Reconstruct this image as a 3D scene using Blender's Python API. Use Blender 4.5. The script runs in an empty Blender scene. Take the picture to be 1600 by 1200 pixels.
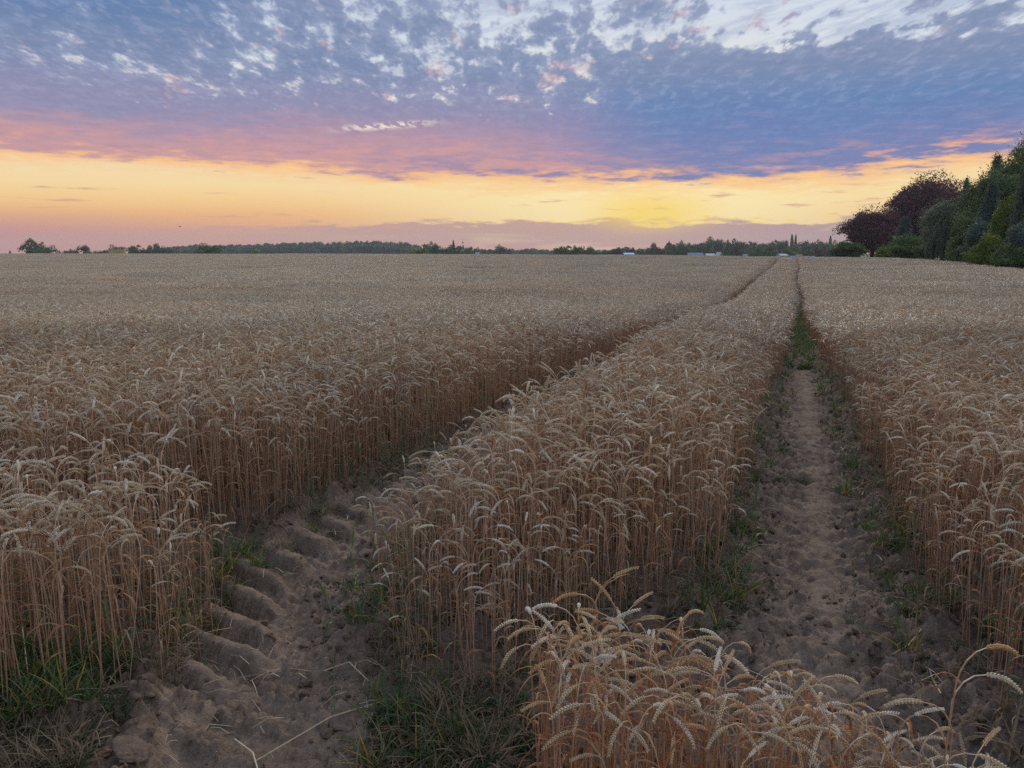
import bpy, math, random
import numpy as np
from mathutils import Vector
R = math.radians
S = bpy.context.scene
COL = S.collection
rng = np.random.default_rng(7)

# ------------------------------------------------------------------ camera
CAM_H = 1.35; FPX = 1256.0; PITCH = math.atan(208 / FPX)
cam_d = bpy.data.cameras.new('camera'); cam = bpy.data.objects.new('camera', cam_d); COL.objects.link(cam)
cam_d.sensor_width = 36; cam_d.lens = 36 * FPX / 1600
cam_d.clip_start = 0.05; cam_d.clip_end = 8000
cam.location = (0, 0, CAM_H); cam.rotation_euler = (math.pi / 2 - PITCH, 0, 0)
S.camera = cam

S.view_settings.view_transform = 'Standard'; S.view_settings.look = 'None'
S.view_settings.exposure = 0.0; S.view_settings.gamma = 1.0
S.cycles.max_bounces = 6; S.cycles.diffuse_bounces = 5; S.cycles.glossy_bounces = 1
S.cycles.transmission_bounces = 2; S.cycles.volume_bounces = 0; S.cycles.transparent_max_bounces = 4
S.cycles.use_denoising = False
S.cycles.use_adaptive_sampling = False
S.cycles.caustics_reflective = False; S.cycles.caustics_refractive = False
S.cycles.sample_clamp_indirect = 4

# ------------------------------------------------------------------ node expression helper
def lin(r, g, b):
    f = lambda c: (c / 255 / 12.92) if c / 255 <= 0.04045 else ((c / 255 + 0.055) / 1.055) ** 2.4
    return (f(r), f(g), f(b), 1.0)

class NT:
    def __init__(s, tree): s.t = tree; s.n = tree.nodes; s.l = tree.links
    def put(s, sock, v):
        if isinstance(v, bpy.types.NodeSocket): s.l.new(v, sock)
        else: sock.default_value = v
    def m(s, op, *a, clamp=False):
        n = s.n.new('ShaderNodeMath'); n.operation = op; n.use_clamp = clamp
        for i, v in enumerate(a): s.put(n.inputs[i], v)
        return n.outputs[0]
    def add(s, a, b): return s.m('ADD', a, b)
    def sub(s, a, b): return s.m('SUBTRACT', a, b)
    def mul(s, a, b): return s.m('MULTIPLY', a, b)
    def div(s, a, b): return s.m('DIVIDE', a, b)
    def step(s, x, lo, hi, a=0.0, b=1.0):          # smooth map of x from lo..hi to a..b
        n = s.n.new('ShaderNodeMapRange'); n.interpolation_type = 'SMOOTHSTEP'
        for i, v in enumerate((x, lo, hi, a, b)): s.put(n.inputs[i], v)
        return n.outputs[0]
    def mix(s, f, a, b, mode='MIX'):
        n = s.n.new('ShaderNodeMix'); n.data_type = 'RGBA'; n.blend_type = mode; n.clamp_factor = True
        s.put(n.inputs[0], f); s.put(n.inputs[6], a); s.put(n.inputs[7], b)
        return n.outputs[2]
    def xyz(s, x, y, z):
        n = s.n.new('ShaderNodeCombineXYZ')
        for i, v in enumerate((x, y, z)): s.put(n.inputs[i], v)
        return n.outputs[0]
    def noise(s, vec, scale, detail=3.0, rough=0.55, dist=0.0, color=False):
        n = s.n.new('ShaderNodeTexNoise'); n.noise_dimensions = '3D'
        if vec is not None: s.l.new(vec, n.inputs['Vector'])
        n.inputs['Scale'].default_value = scale; n.inputs['Detail'].default_value = detail
        n.inputs['Roughness'].default_value = rough; n.inputs['Distortion'].default_value = dist
        return n.outputs['Color' if color else 'Fac']
    def ramp(s, f, stops, interp='LINEAR'):
        n = s.n.new('ShaderNodeValToRGB'); r = n.color_ramp; r.interpolation = interp
        while len(r.elements) < len(stops): r.elements.new(0.5)
        for e, (p, c) in zip(r.elements, stops): e.position = p; e.color = c if len(c) == 4 else (*c, 1)
        s.put(n.inputs[0], f)
        return n.outputs[0]
    def curve(s, x, lo, hi, pts):                   # piecewise function through a ramp of greys
        f = s.n.new('ShaderNodeMapRange'); s.put(f.inputs[0], x); f.inputs[1].default_value = lo; f.inputs[2].default_value = hi
        vs = [p[1] for p in pts]; a, b = min(vs), max(vs)
        r = s.ramp(f.outputs[0], [((p[0] - lo) / (hi - lo), ((p[1] - a) / (b - a),) * 3) for p in pts], 'EASE' if len(pts) < 1 else 'LINEAR')
        return s.add(s.mul(s.m('MULTIPLY', r, 1.0), b - a), a)

# ------------------------------------------------------------------ world: dusk sky with altocumulus
SUN_AZ = 9.5
w = bpy.data.worlds.new('World'); S.world = w; w.use_nodes = True
k = NT(w.node_tree); k.n.clear()
tc = k.n.new('ShaderNodeTexCoord'); sp = k.n.new('ShaderNodeSeparateXYZ'); k.l.new(tc.outputs['Generated'], sp.inputs[0])
dx, dy, dz = sp.outputs
el = k.mul(k.m('ARCSINE', dz), 57.2958)
az = k.mul(k.m('ARCTAN2', dx, dy), 57.2958)
ela = k.m('MAXIMUM', el, 0.0)
den = k.add(k.m('MAXIMUM', dz, 0.0), 0.13)
P = k.xyz(k.div(dx, den), k.mul(k.div(dy, den), .43), 0.0)
A = k.xyz(k.mul(az, 0.05), k.mul(el, 0.55), 3.0)          # long streak space
A2 = k.xyz(k.mul(az, 0.16), k.mul(el, 0.9), 8.0)
nst = k.noise(A, 1.6, 5, 0.6, 0.6); nst2 = k.noise(A2, 2.2, 5, 0.62)
efr = k.m('POWER', k.div(ela, 90.0), 0.5)
q = lambda e: (e / 90) ** 0.5
clear = k.ramp(efr, [(q(0), lin(212, 160, 146)), (q(1.3), lin(232, 172, 138)), (q(2.4), lin(248, 192, 132)), (q(3.4), lin(255, 214, 150)), (q(4.3), lin(255, 226, 170)),
                     (q(5.5), lin(253, 226, 180)), (q(8), lin(240, 228, 216)), (q(12), lin(224, 232, 240)), (q(18), lin(206, 220, 238)),
                     (q(30), lin(205, 214, 232)), (q(90), lin(196, 204, 224))])
clear = k.mix(k.mul(k.step(az, -12.0, -34.0), k.step(el, 3.0, 0.6)), clear, lin(208, 152, 146))
da = k.sub(az, SUN_AZ); de = k.mul(k.sub(el, 3.2), 2.2)
r2 = k.m('SQRT', k.add(k.mul(da, da), k.mul(de, de)))
clear = k.mix(k.mul(k.step(r2, 27.0, 3.0), 0.95), clear, lin(255, 240, 182))
clear = k.mix(k.mul(k.step(k.m('SQRT', k.add(k.mul(k.mul(da, da), .5), k.mul(k.mul(k.sub(el, 2.4), 2.6), k.mul(k.sub(el, 2.4), 2.6)))), 3.2, 0.0), 0.7), clear, lin(255, 240, 128))
# nishita sky adds the physical twilight tint
ns = k.n.new('ShaderNodeTexSky'); ns.sky_type = 'NISHITA'; ns.sun_disc = False
ns.sun_elevation = R(1.5); ns.sun_rotation = R(SUN_AZ); ns.air_density = 1.5; ns.dust_density = 2.0
nscol = k.mix(1.0, ns.outputs[0], (0.10, 0.10, 0.10, 1), 'MULTIPLY')
clear = k.mix(0.06, clear, nscol)
# low mauve bank on the horizon
top = k.curve(az, -40, 40, [(-40, 1.0), (-27, 1.1), (-20, 1.6), (-12, 1.9), (-5, 2.1), (8, 2.05), (20, 2.0), (27, 2.6), (40, 2.8)])
topn = k.add(top, k.mul(k.sub(nst2, .5), 2.2))
bank = k.mul(k.step(k.sub(topn, el), -0.08, 0.30), k.step(az, -30.0, -8.0, 0.45, 0.97))
bank = k.mul(bank, k.step(nst, 0.32, 0.45, .62, 1.0))
bcol = k.mix(k.step(az, 5.0, 26.0), lin(200, 160, 148), lin(180, 150, 154))
bcol = k.mix(k.mul(k.step(el, 0.9, 0.0), 0.65), bcol, lin(202, 148, 142))
bcol = k.mix(k.mul(k.step(nst2, .58, .72), .6), bcol, lin(226, 158, 138))
rim = k.mul(k.mul(k.step(k.m('ABSOLUTE', k.sub(k.sub(topn, el), -0.02)), .13, 0.0), k.step(r2, 18.0, 4.0)), .8)
c = k.mix(bank, clear, bcol)
c = k.mix(rim, c, lin(255, 216, 104))
c = k.mix(k.mul(k.step(k.m('SQRT', k.add(k.mul(k.mul(da, da), .42), k.mul(k.mul(k.sub(el, 2.7), 2.0), k.mul(k.sub(el, 2.7), 2.0)))), 4.2, 0.2), .75), c, lin(255, 218, 104))
# thin dusky wisps in the clear band
wis = k.mul(k.step(k.noise(k.xyz(k.mul(az, .12), k.mul(el, 1.2), 21.), 1.7, 4, .55), .60, .72), k.mul(k.step(el, 1.9, 2.4), k.step(el, 4.8, 3.9)))
c = k.mix(k.mul(wis, .75), c, lin(212, 162, 138))
# main deck ------------------------------------------------------
edge = k.curve(az, -40, 40, [(-40, 5.9), (-32, 5.7), (-20, 5.45), (-8, 4.95), (0, 4.75), (8, 4.6), (19, 4.6), (24, 4.9), (29, 5.4), (40, 6.3)])
edn = k.add(edge, k.add(k.mul(k.sub(nst, .5), 1.9), k.mul(k.sub(nst2, .5), 3.3))); over = k.sub(el, edn)
c = k.mix(k.mul(k.mul(k.mul(k.step(over, -1.3, -.1), k.step(el, 8.0, 6.4)), k.step(nst2, .36, .60)), .85), c, lin(254, 196, 132))
n1 = k.noise(P, 10.5, 5, .58, .2); n2 = k.noise(P, 22.0, 5, .60); n3 = k.noise(P, 2.6, 3, .5)
nn = k.add(k.add(k.mul(n1, .46), k.mul(n2, .42)), k.mul(n3, .22))
cov = k.curve(el, 0, 90, [(0, .80), (6.8, .80), (8.4, .68), (10.2, .598), (12.5, .566), (15, .542), (18, .52), (30, .49), (90, .46)])
cov = k.add(cov, k.mul(k.mul(k.step(az, -12.0, -24.0), k.step(el, 10.5, 14.5)), .10))
cov = k.add(cov, k.mul(k.mul(k.step(az, 2.0, 16.0), .22), k.step(el, 13.0, 11.2)))
upl = k.add(12.3, k.add(k.mul(k.sub(az, 15.0), .085), k.mul(k.sub(n1, .5), 2.6)))   # upper edge of the right-hand bank
cov = k.sub(cov, k.mul(k.mul(k.step(k.sub(el, upl), -.1, .45), k.step(az, 8.0, 16.0)), .085))
cov = k.sub(cov, k.mul(k.mul(k.mul(k.step(az, -8., 0.), k.step(az, 9., 2.)), k.step(el, 12.5, 15.)), .03))
diff = k.sub(nn, k.sub(1.06, cov))
dens = k.step(diff, -.055, .050)
hi = k.mix(k.step(az, -30.0, 30.0), lin(118, 139, 177), lin(130, 148, 183))
hi = k.mix(k.mul(k.step(az, -12.0, -26.0), k.step(el, 12.0, 15.0)), hi, lin(90, 130, 178))
pinkw = k.step(az, 12.0, -2.0)
mid = k.mix(pinkw, lin(96, 136, 187), lin(150, 147, 182))
low = k.mix(k.step(az, 13.0, -2.0), lin(104, 130, 186), lin(176, 148, 178))
cc = k.mix(k.step(el, 9.2, 12.2), mid, hi)
cc = k.mix(k.step(k.add(k.add(el, k.mul(k.sub(n3, .5), 4.0)), k.mul(k.step(az, -10., -30.), 1.0)), 9.9, 7.0), cc, low)
ripple = k.noise(k.xyz(k.mul(az, .25), k.mul(el, 1.5), 31.), 2.0, 5, .65)        # faint banding inside the solid bank
und = k.mul(k.step(over, k.step(k.m('ABSOLUTE', k.add(az, 8.0)), 14.0, 2.0, 3.4, 5.0), 0.1), k.step(ripple, .25, .6, .6, 1.0))
cc = k.mix(k.mul(und, k.mul(k.step(az, 15.0, -2.0, .12, .95), 1.0)), cc, lin(220, 160, 154))
cc = k.mix(k.mul(k.mul(k.step(nst2, .46, .62), k.step(over, 2.6, .3)), k.mul(k.step(az, -25.0, -2.0, .35, .75), k.step(k.m('ABSOLUTE', k.sub(az, 14.0)), 4.0, 12.0, .45, 1.0))), cc, lin(228, 162, 154))
cc = k.mix(k.mul(k.mul(k.step(nst2, .50, .38), k.step(az, -14., -6.)), k.mul(k.step(over, 2.6, .4), .7)), cc, lin(124, 128, 178))
cc = k.mix(k.mul(k.step(over, .75, .05), .85), cc, lin(250, 186, 140))
shade = k.step(k.add(k.mul(n1, .45), k.mul(n2, .55)), .64, .40, 0.0, .30)
cc = k.mix(k.mul(shade, k.step(el, 6.5, 9.5, .45, 1.0)), cc, k.mix(1.0, cc, (.62, .70, .84, 1), 'MULTIPLY'))
cc = k.mix(k.mul(k.step(diff, .12, .0), k.step(el, 8.0, 10.5, .0, .42)), cc, lin(186, 196, 220))
cc = k.mix(k.mul(k.step(n2, .50, .66), k.step(el, 8.0, 10.5, .04, .28)), cc, lin(176, 186, 216))
pk = k.mul(k.step(k.noise(P, 4.5, 4, .65), .54, .64), k.mul(k.step(diff, .13, .01), k.step(el, 8.0, 9.5)))
cc = k.mix(k.mul(pk, k.step(az, 26.0, 10.0, .15, .65)), cc, lin(234, 190, 190))
cc = k.mix(k.mul(k.step(ripple, .5, .68), .16), cc, lin(190, 176, 200))
cc = k.mix(k.mul(k.step(ripple, .5, .34), .20), cc, k.mix(1.0, cc, (.72, .76, .84, 1), 'MULTIPLY'))
cc = k.mix(.16, cc, lin(146, 148, 166))
gap = k.mul(k.mul(k.step(k.m('ABSOLUTE', k.sub(el, k.add(8.35, k.mul(k.sub(az, -8.0), .085)))), .34, .0), k.step(k.m('ABSOLUTE', k.sub(az, -8.5)), 4.6, 1.0)), k.step(n2, .44, .54))
dens = k.mul(dens, k.step(over, -.30, .42))
dens = k.mul(dens, k.sub(1.0, k.mul(gap, .95)))
clear_hi = k.mix(k.mul(k.step(el, 7.0, 9.), k.step(el, 13., 9.)), c, lin(240, 230, 218))
c = k.mix(dens, clear_hi, cc)
veil = k.mul(k.step(k.noise(k.xyz(k.mul(az, .06), k.mul(k.sub(el, k.mul(az, .25)), .35), 4.), 2.4, 6, .65, .5), .44, .62), k.mul(k.step(el, 9., 11.5), k.sub(1.0, dens)))
c = k.mix(k.mul(veil, .55), c, lin(160, 176, 206))
# overhead, out of the frame, extra sky brightness is added to light the field
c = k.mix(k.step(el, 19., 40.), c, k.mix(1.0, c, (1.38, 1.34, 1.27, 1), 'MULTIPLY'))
# below the horizon: ground tone
c = k.mix(k.step(el, -0.3, -2.5), c, lin(92, 86, 84))
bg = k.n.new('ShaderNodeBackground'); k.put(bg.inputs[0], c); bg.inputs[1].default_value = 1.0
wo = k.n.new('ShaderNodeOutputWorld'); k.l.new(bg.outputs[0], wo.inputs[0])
w.cycles.sampling_method = 'MANUAL'; w.cycles.sample_map_resolution = 512

sun_d = bpy.data.lights.new('sun', 'SUN'); sun = bpy.data.objects.new('sun', sun_d); COL.objects.link(sun)
sun_d.energy = 1.5; sun_d.angle = R(14); sun_d.color = (1.0, .84, .66)
_e = R(24); _a = R(SUN_AZ)
sun.rotation_euler = Vector((math.sin(_a) * math.cos(_e), math.cos(_a) * math.cos(_e), math.sin(_e))).to_track_quat('Z', 'Y').to_euler()

# ------------------------------------------------------------------ numpy noise
def sstep(x, a, b):
    t = np.clip((x - a) / (b - a), 0, 1); return t * t * (3 - 2 * t)
def _h(i, j, s):
    n = (i.astype(np.int64) * 374761393 + j.astype(np.int64) * 668265263 + s * 974711) & 0x7fffffff
    n = ((n ^ (n >> 13)) * 1274126177) & 0x7fffffff
    return ((n ^ (n >> 16)) & 0xffff) / 65535.0
def vn(x, y, s=0):
    i = np.floor(x); j = np.floor(y); u = x - i; v = y - j
    u = u * u * (3 - 2 * u); v = v * v * (3 - 2 * v)
    return (_h(i, j, s) * (1 - u) + _h(i + 1, j, s) * u) * (1 - v) + (_h(i, j + 1, s) * (1 - u) + _h(i + 1, j + 1, s) * u) * v
def fbm(x, y, o=4, s=0, g=.5):
    t = 0; a = 1; n = 0
    for q_ in range(o):
        t = t + a * (vn(x * 2 ** q_ + 17.3 * q_, y * 2 ** q_ - 9.1 * q_, s + q_) - .5); n += a; a *= g
    return t / n * 2
def clods(x, y, s=0):                                # rounded lumps
    i = np.floor(x); j = np.floor(y); best = np.zeros_like(x)
    for a in (-1, 0, 1):
        for b in (-1, 0, 1):
            px = i + a + .15 + .7 * _h(i + a, j + b, s); py = j + b + .15 + .7 * _h(i + a, j + b, s + 5)
            r = .25 + .45 * _h(i + a, j + b, s + 9); d2 = ((x - px) ** 2 + (y - py) ** 2) / (r * r)
            best = np.maximum(best, np.sqrt(np.maximum(0, 1 - d2)) * r)
    return best

# ------------------------------------------------------------------ terrain and tracks
def crest(x, y):
    t = np.clip(x / np.maximum(y, 1.0), -.8, .8)
    return np.interp(t, [-.65, -.2, .1, .35, .45, .65], [235, 215, 170, 98, 95, 82])
def T(x, y):
    x = np.asarray(x, float); y = np.asarray(y, float)
    Yc = crest(x, y); yy = np.maximum(y, 0)
    return -.6 * sstep(yy, 2.5, 26) + .52 * sstep(yy, 30, Yc) - 5.9 * sstep(yy, Yc + 4, Yc + 190) + .10 * fbm(x / 14, y / 14, 2, 3) * sstep(yy, 8, 30)
def cR(y):
    y = np.asarray(y, float)
    return .150 + .350 * y + .07 * np.sin(y / 6.5 - 2) * sstep(y, 18, 30)
_ly = [0.3, 1.4, 2.0, 2.25, 2.5, 2.85, 3.25, 3.95, 4.6, 5.5]
_lx = [-.35, -.45, -.56, -.66, -.76, -.85, -.90, -.70, -.47, -.125]
def cL(y):
    y = np.asarray(y, float)
    return np.where(y < 5.5, np.interp(y, _ly, _lx), cR(y) - 2.2)
def hwR(y): return np.interp(y, [0.5, 1.8, 2.6, 3.2, 6, 10, 16, 30, 80], [.62, .55, .44, .38, .36, .31, .24, .15, .15])
def hwL(y): return np.interp(y, [0.5, 2.0, 3.0, 6, 12, 25, 80], [.50, .42, .36, .38, .34, .24, .20])
def G(px, py, zoff=0.0):
    """ground point seen at photo pixel (layout only)"""
    v = (py - 600) / FPX; u = (px - 800) / FPX
    d = np.array([u, math.cos(PITCH) - v * math.sin(PITCH), -math.sin(PITCH) - v * math.cos(PITCH)])
    lo, hi = .3, .31
    def f(t): return CAM_H + d[2] * t - (float(T(d[0] * t, d[1] * t)) + zoff)
    t = .3
    while f(t) > 0 and t < 600: t *= 1.03
    lo, hi = t / 1.03, t
    for _ in range(30):
        m_ = (lo + hi) / 2
        if f(m_) > 0: lo = m_
        else: hi = m_
    return np.array([d[0] * lo, d[1] * lo])

def inpoly(x, y, poly):
    x = np.asarray(x); y = np.asarray(y); ins = np.zeros(x.shape, bool); n = len(poly)
    for i in range(n):
        x1, y1 = poly[i]; x2, y2 = poly[(i + 1) % n]
        c_ = ((y1 > y) != (y2 > y)) & (x < (x2 - x1) * (y - y1) / ((y2 - y1) + 1e-12) + x1)
        ins ^= c_
    return ins
P_LEFT_CLUMP = [G(*p) for p in ((-500, 1230), (0, 1125), (200, 1092), (312, 1035), (348, 970), (338, 885), (200, 885), (-500, 960))]
P_FRONT = [(.05, 1.80), (.2, 1.87), (.45, 1.85), (.62, 1.68), (.76, 1.52), (.88, 1.36), (.84, 1.22), (.70, 1.30), (.55, 1.40), (.35, 1.46), (.07, 1.46)]
P_MID = [G(*p) for p in ((655, 1010), (640, 1085), (700, 1112), (790, 1095), (870, 1035), (970, 968), (1095, 915))]
_midx = [p[0] for p in P_MID[1:]]; _midy = [p[1] for p in P_MID[1:]]
P_LW = [G(*p) for p in ((-900, 960), (0, 868), (350, 835), (480, 815))]
def wheat_at(x, y):
    x = np.asarray(x, float); y = np.asarray(y, float)
    jit = .05 * fbm(x * 3, y * 3, 2, 40)
    L = x - cL(y) < -hwL(y) + jit; Rr = x - cR(y) > hwR(y) + jit
    M = (x - cL(y) > hwL(y) * .86 - jit) & (x - cR(y) < -hwR(y) - jit)
    L &= y > np.interp(x, [p[0] for p in P_LW], [p[1] for p in P_LW]) + jit
    M &= y > np.interp(x, _midx, _midy) + jit
    Rr &= (y > 1.9 + .3 * (x - 1.5))
    ok = L | M | Rr | inpoly(x, y, P_LEFT_CLUMP) | inpoly(x, y, P_FRONT)
    ok &= x < np.interp(y, [0, 30, 50, 62, 78, 105, 200], [24, 28, 31.8, 35.5, 40.4, 45, 62]) + .5 * fbm(y / 4, y / 9, 2, 8)
    ok &= y < crest(x, y) + 8
    return ok
def track_dist(x, y):
    return np.minimum(np.abs(x - cL(y)) - hwL(y), np.abs(x - cR(y)) - hwR(y))

def soil_h(x, y):
    """near-field relief on top of the terrain, tyre prints included"""
    near = sstep(-y, -60, -25)
    uL = x - cL(y); uR = x - cR(y)
    wL = sstep(-np.abs(uL), -hwL(y) - .06, -hwL(y) + .06); wR = sstep(-np.abs(uR), -hwR(y) - .06, -hwR(y) + .06)
    h = .030 * fbm(x * 1.7, y * 1.7, 3, 11) + .018 * fbm(x * 7, y * 7, 4, 12, .6)
    mk = sstep(fbm(x * 2.2, y * 2.2, 2, 30), -.25, .35)
    rough = .062 * clods(x * 8 + fbm(x * 5, y * 5, 2, 81), y * 8, 51) * (mk * .8 + .2) + .048 * clods(x * 17 + fbm(x * 11, y * 11, 2, 82), y * 17, 52) * (.3 + .7 * mk) + .028 * clods(x * 36, y * 36, 53) + .016 * fbm(x * 40, y * 40, 3, 54)
    crack = 1 - np.minimum(1, np.abs(fbm(x * 4.5, y * 4.5, 4, 91)) / .045)
    rough = rough - .030 * np.maximum(crack, 0) * sstep(fbm(x * 1.5, y * 1.5, 2, 92), -.2, .3)
    # left track: deep bar prints
    s = y * 1.04; a = np.abs(uL) / .36
    aL = np.where(uL < .06, 1.0, .45)
    ph = (s + np.where(uL < 0, -.25 * a ** 1.25, -.16 * a ** 1.3 + .13) + .012 * fbm(x * 3, y * 3, 2, 21)) / .228
    f = ph - np.floor(ph)
    f = f + .03 * fbm(x * 9, y * 9, 3, 27); bar = sstep(f, .10, .19) * (1 - sstep(f, .56, .66)) * (.82 + .18 * np.cos((f - .35) * 7)) + .25 * sstep(f, .70, .80) * (1 - sstep(f, .84, .95)) * sstep(fbm(x * 6, y * 6, 2, 29), -.2, .4)
    amp = .096 * aL * sstep(-a, -1.18, -.85) * sstep(a, .02, .3) * (.80 + .35 * fbm(x * 1.6, y * 1.6, 2, 22))
    amp = amp * sstep(y + .25 * fbm(x * 4, y * 4, 2, 28), 2.15, 2.5) * np.where(uL > 0, sstep(fbm(x * 1.3, y * 1.3, 2, 25), -.3, .4), sstep(fbm(x * 1.1 + 9, y * 1.1, 2, 26), -.75, -.1))
    smoothL = wL * sstep(-uL, -.05, .1) * sstep(bar, .15, .7)
    hL = -.05 * wL + amp * bar * wL
    # right track: worn bars, flattened middle
    phr = (s * 1.0 - .2 * np.abs(uR) / .36 + .03 * fbm(x * 3, y * 3, 2, 23)) / .21; fr = phr - np.floor(phr)
    mid = np.exp(-(uR - .04) ** 2 / .005)
    ampR = .034 * sstep(np.abs(uR), .08, .22) * (1 + .6 * fbm(x * 2, y * 2, 2, 24))
    hR = wR * (-.045 + .03 * mid + ampR * np.exp(-((fr - .5) / .22) ** 2))
    rough = rough * (1 - .78 * smoothL) * (1 - .62 * mid * wR)
    h = h * (1 - .75 * smoothL) * (1 - .4 * mid * wR)
    ridge = .035 * (np.exp(-((np.abs(uL) - hwL(y) - .03) / .07) ** 2) + np.exp(-((np.abs(uR) - hwR(y) - .03) / .07) ** 2))
    return (h + rough + hL + hR + ridge - .02) * near

# ------------------------------------------------------------------ mesh / object helpers
def mk(name, V, Q=None, Tr=None, mat=None, attrs=None, smooth=False, mi=None):
    me = bpy.data.meshes.new(name)
    V = np.asarray(V, np.float32).reshape(-1, 3)
    Q = np.zeros((0, 4), np.int32) if Q is None or len(Q) == 0 else np.asarray(Q, np.int32)
    Tr = np.zeros((0, 3), np.int32) if Tr is None or len(Tr) == 0 else np.asarray(Tr, np.int32)
    nf = len(Q) + len(Tr)
    me.vertices.add(len(V)); me.vertices.foreach_set('co', V.ravel())
    if nf:
        me.loops.add(Q.size + Tr.size); me.loops.foreach_set('vertex_index', np.concatenate([Q.ravel(), Tr.ravel()]))
        st = np.concatenate([np.arange(len(Q)) * 4, Q.size + np.arange(len(Tr)) * 3]).astype(np.int32)
        me.polygons.add(nf); me.polygons.foreach_set('loop_start', st)
        me.polygons.foreach_set('use_smooth', np.full(nf, smooth))
        if mi is not None: me.polygons.foreach_set('material_index', np.asarray(mi, np.int32))
    for m_ in (mat if isinstance(mat, (list, tuple)) else [mat]):
        if m_: me.materials.append(m_)
    for a, v in (attrs or {}).items():
        v = np.asarray(v)
        if v.ndim == 2: at = me.attributes.new(a, 'FLOAT_VECTOR', 'POINT'); at.data.foreach_set('vector', v.astype(np.float32).ravel())
        elif v.dtype.kind == 'i': at = me.attributes.new(a, 'INT', 'POINT'); at.data.foreach_set('value', v.astype(np.int32))
        else: at = me.attributes.new(a, 'FLOAT', 'POINT'); at.data.foreach_set('value', v.astype(np.float32))
    me.update(calc_edges=True)
    return me
def ob(name, me, parent=None, loc=(0, 0, 0), rot=(0, 0, 0), scl=(1, 1, 1)):
    o = bpy.data.objects.new(name, me); COL.objects.link(o); o.parent = parent
    o.location = loc; o.rotation_euler = rot; o.scale = scl
    return o
def tag(o, label, cat=None, group=None, kind=None):
    o['label'] = label
    if cat: o['category'] = cat
    if group: o['group'] = group
    if kind: o['kind'] = kind
    return o

class MB:                                               # mesh accumulator
    def __init__(s): s.V = []; s.Q = []; s.T = []; s.r = []; s.h = []; s.n = 0; s.mq = []; s.mt = []
    def add(s, V, Q=None, Tr=None, r=0.0, h=0.0, mi=0):
        V = np.asarray(V, float).reshape(-1, 3)
        s.V.append(V); s.r.append(np.full(len(V), r) if np.isscalar(r) else np.asarray(r)); s.h.append(np.full(len(V), h) if np.isscalar(h) else np.asarray(h))
        if Q is not None and len(Q): s.Q.append(np.asarray(Q) + s.n); s.mq.append(np.full(len(Q), mi))
        if Tr is not None and len(Tr): s.T.append(np.asarray(Tr) + s.n); s.mt.append(np.full(len(Tr), mi))
        s.n += len(V)
    def join(s, o, off=(0, 0, 0), mi=None):
        for i in range(1):
            b = s.n
            for V in o.V: s.V.append(V + np.asarray(off))
            s.r += o.r; s.h += o.h
            s.Q += [q_ + b for q_ in o.Q]; s.T += [q_ + b for q_ in o.T]
            s.mq += o.mq; s.mt += o.mt; s.n += o.n
    def mesh(s, name, mat, smooth=False):
        c_ = lambda L, w_: np.concatenate(L) if L else np.zeros((0, w_), int)
        mi = np.concatenate([c_(s.mq, 0).ravel(), c_(s.mt, 0).ravel()]) if (s.mq or s.mt) else None
        return mk(name, np.concatenate(s.V), c_(s.Q, 4), c_(s.T, 3), mat, {'rnd': np.concatenate(s.r), 'hf': np.concatenate(s.h)}, smooth, mi)

def frames(pts):
    pts = np.asarray(pts, float); t = np.gradient(pts, axis=0); t /= np.linalg.norm(t, axis=1)[:, None] + 1e-9
    ref = np.array([0.0, 1.0, 0.0]) if abs(t[0][1]) < .9 else np.array([1.0, 0, 0])
    a = np.cross(t, ref); a /= np.linalg.norm(a, axis=1)[:, None] + 1e-9
    b = np.cross(t, a)
    return t, a, b
def tube(mb, pts, rad, k_=4, r=0., h=None, mi=0, cap=False):
    pts = np.asarray(pts, float); n = len(pts); rad = np.broadcast_to(rad, (n,))
    t, a, b = frames(pts); an = np.arange(k_) * 2 * np.pi / k_ + .4
    V = pts[:, None] + rad[:, None, None] * (np.cos(an)[None, :, None] * a[:, None] + np.sin(an)[None, :, None] * b[:, None])
    i = np.arange(n - 1)[:, None] * k_; j = np.arange(k_)[None]; j2 = (j + 1) % k_
    Q = np.stack([i + j, i + j2, i + k_ + j2, i + k_ + j], -1).reshape(-1, 4)
    hh = np.repeat(np.linspace(0, 1, n) if h is None else np.broadcast_to(h, (n,)), k_)
    V = V.reshape(-1, 3)
    if cap:
        V = np.vstack([V, pts[:1], pts[-1:]]); hh = np.append(hh, [hh[0], hh[-1]]); c0, c1 = n * k_, n * k_ + 1
        jj = np.arange(k_); T_ = np.vstack([np.stack([jj, np.full(k_, c0), (jj + 1) % k_], -1), np.stack([(n - 1) * k_ + (jj + 1) % k_, np.full(k_, c1), (n - 1) * k_ + jj], -1)])
        mb.add(V, Q, T_, r, hh, mi)
    else: mb.add(V, Q, None, r, hh, mi)
def ribbon(mb, pts, wid, side, r=0., fold=.25, h=None, mi=0):
    pts = np.asarray(pts, float); n = len(pts); wid = np.asarray(wid)[:, None]
    t, _, _ = frames(pts); side = np.broadcast_to(np.asarray(side, float), (n, 3)); side = side / np.linalg.norm(side, axis=1)[:, None]
    up = np.cross(side, t)
    V = np.stack([pts - side * wid, pts - up * wid * fold, pts + side * wid], 1).reshape(-1, 3)
    i = np.arange(n - 1)[:, None] * 3; j = np.arange(2)[None]
    Q = np.stack([i + j, i + j + 1, i + j + 4, i + j + 3], -1).reshape(-1, 4)
    mb.add(V, Q, None, r, np.repeat(np.linspace(0, 1, n) if h is None else np.broadcast_to(h, (n,)), 3), mi)

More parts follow.
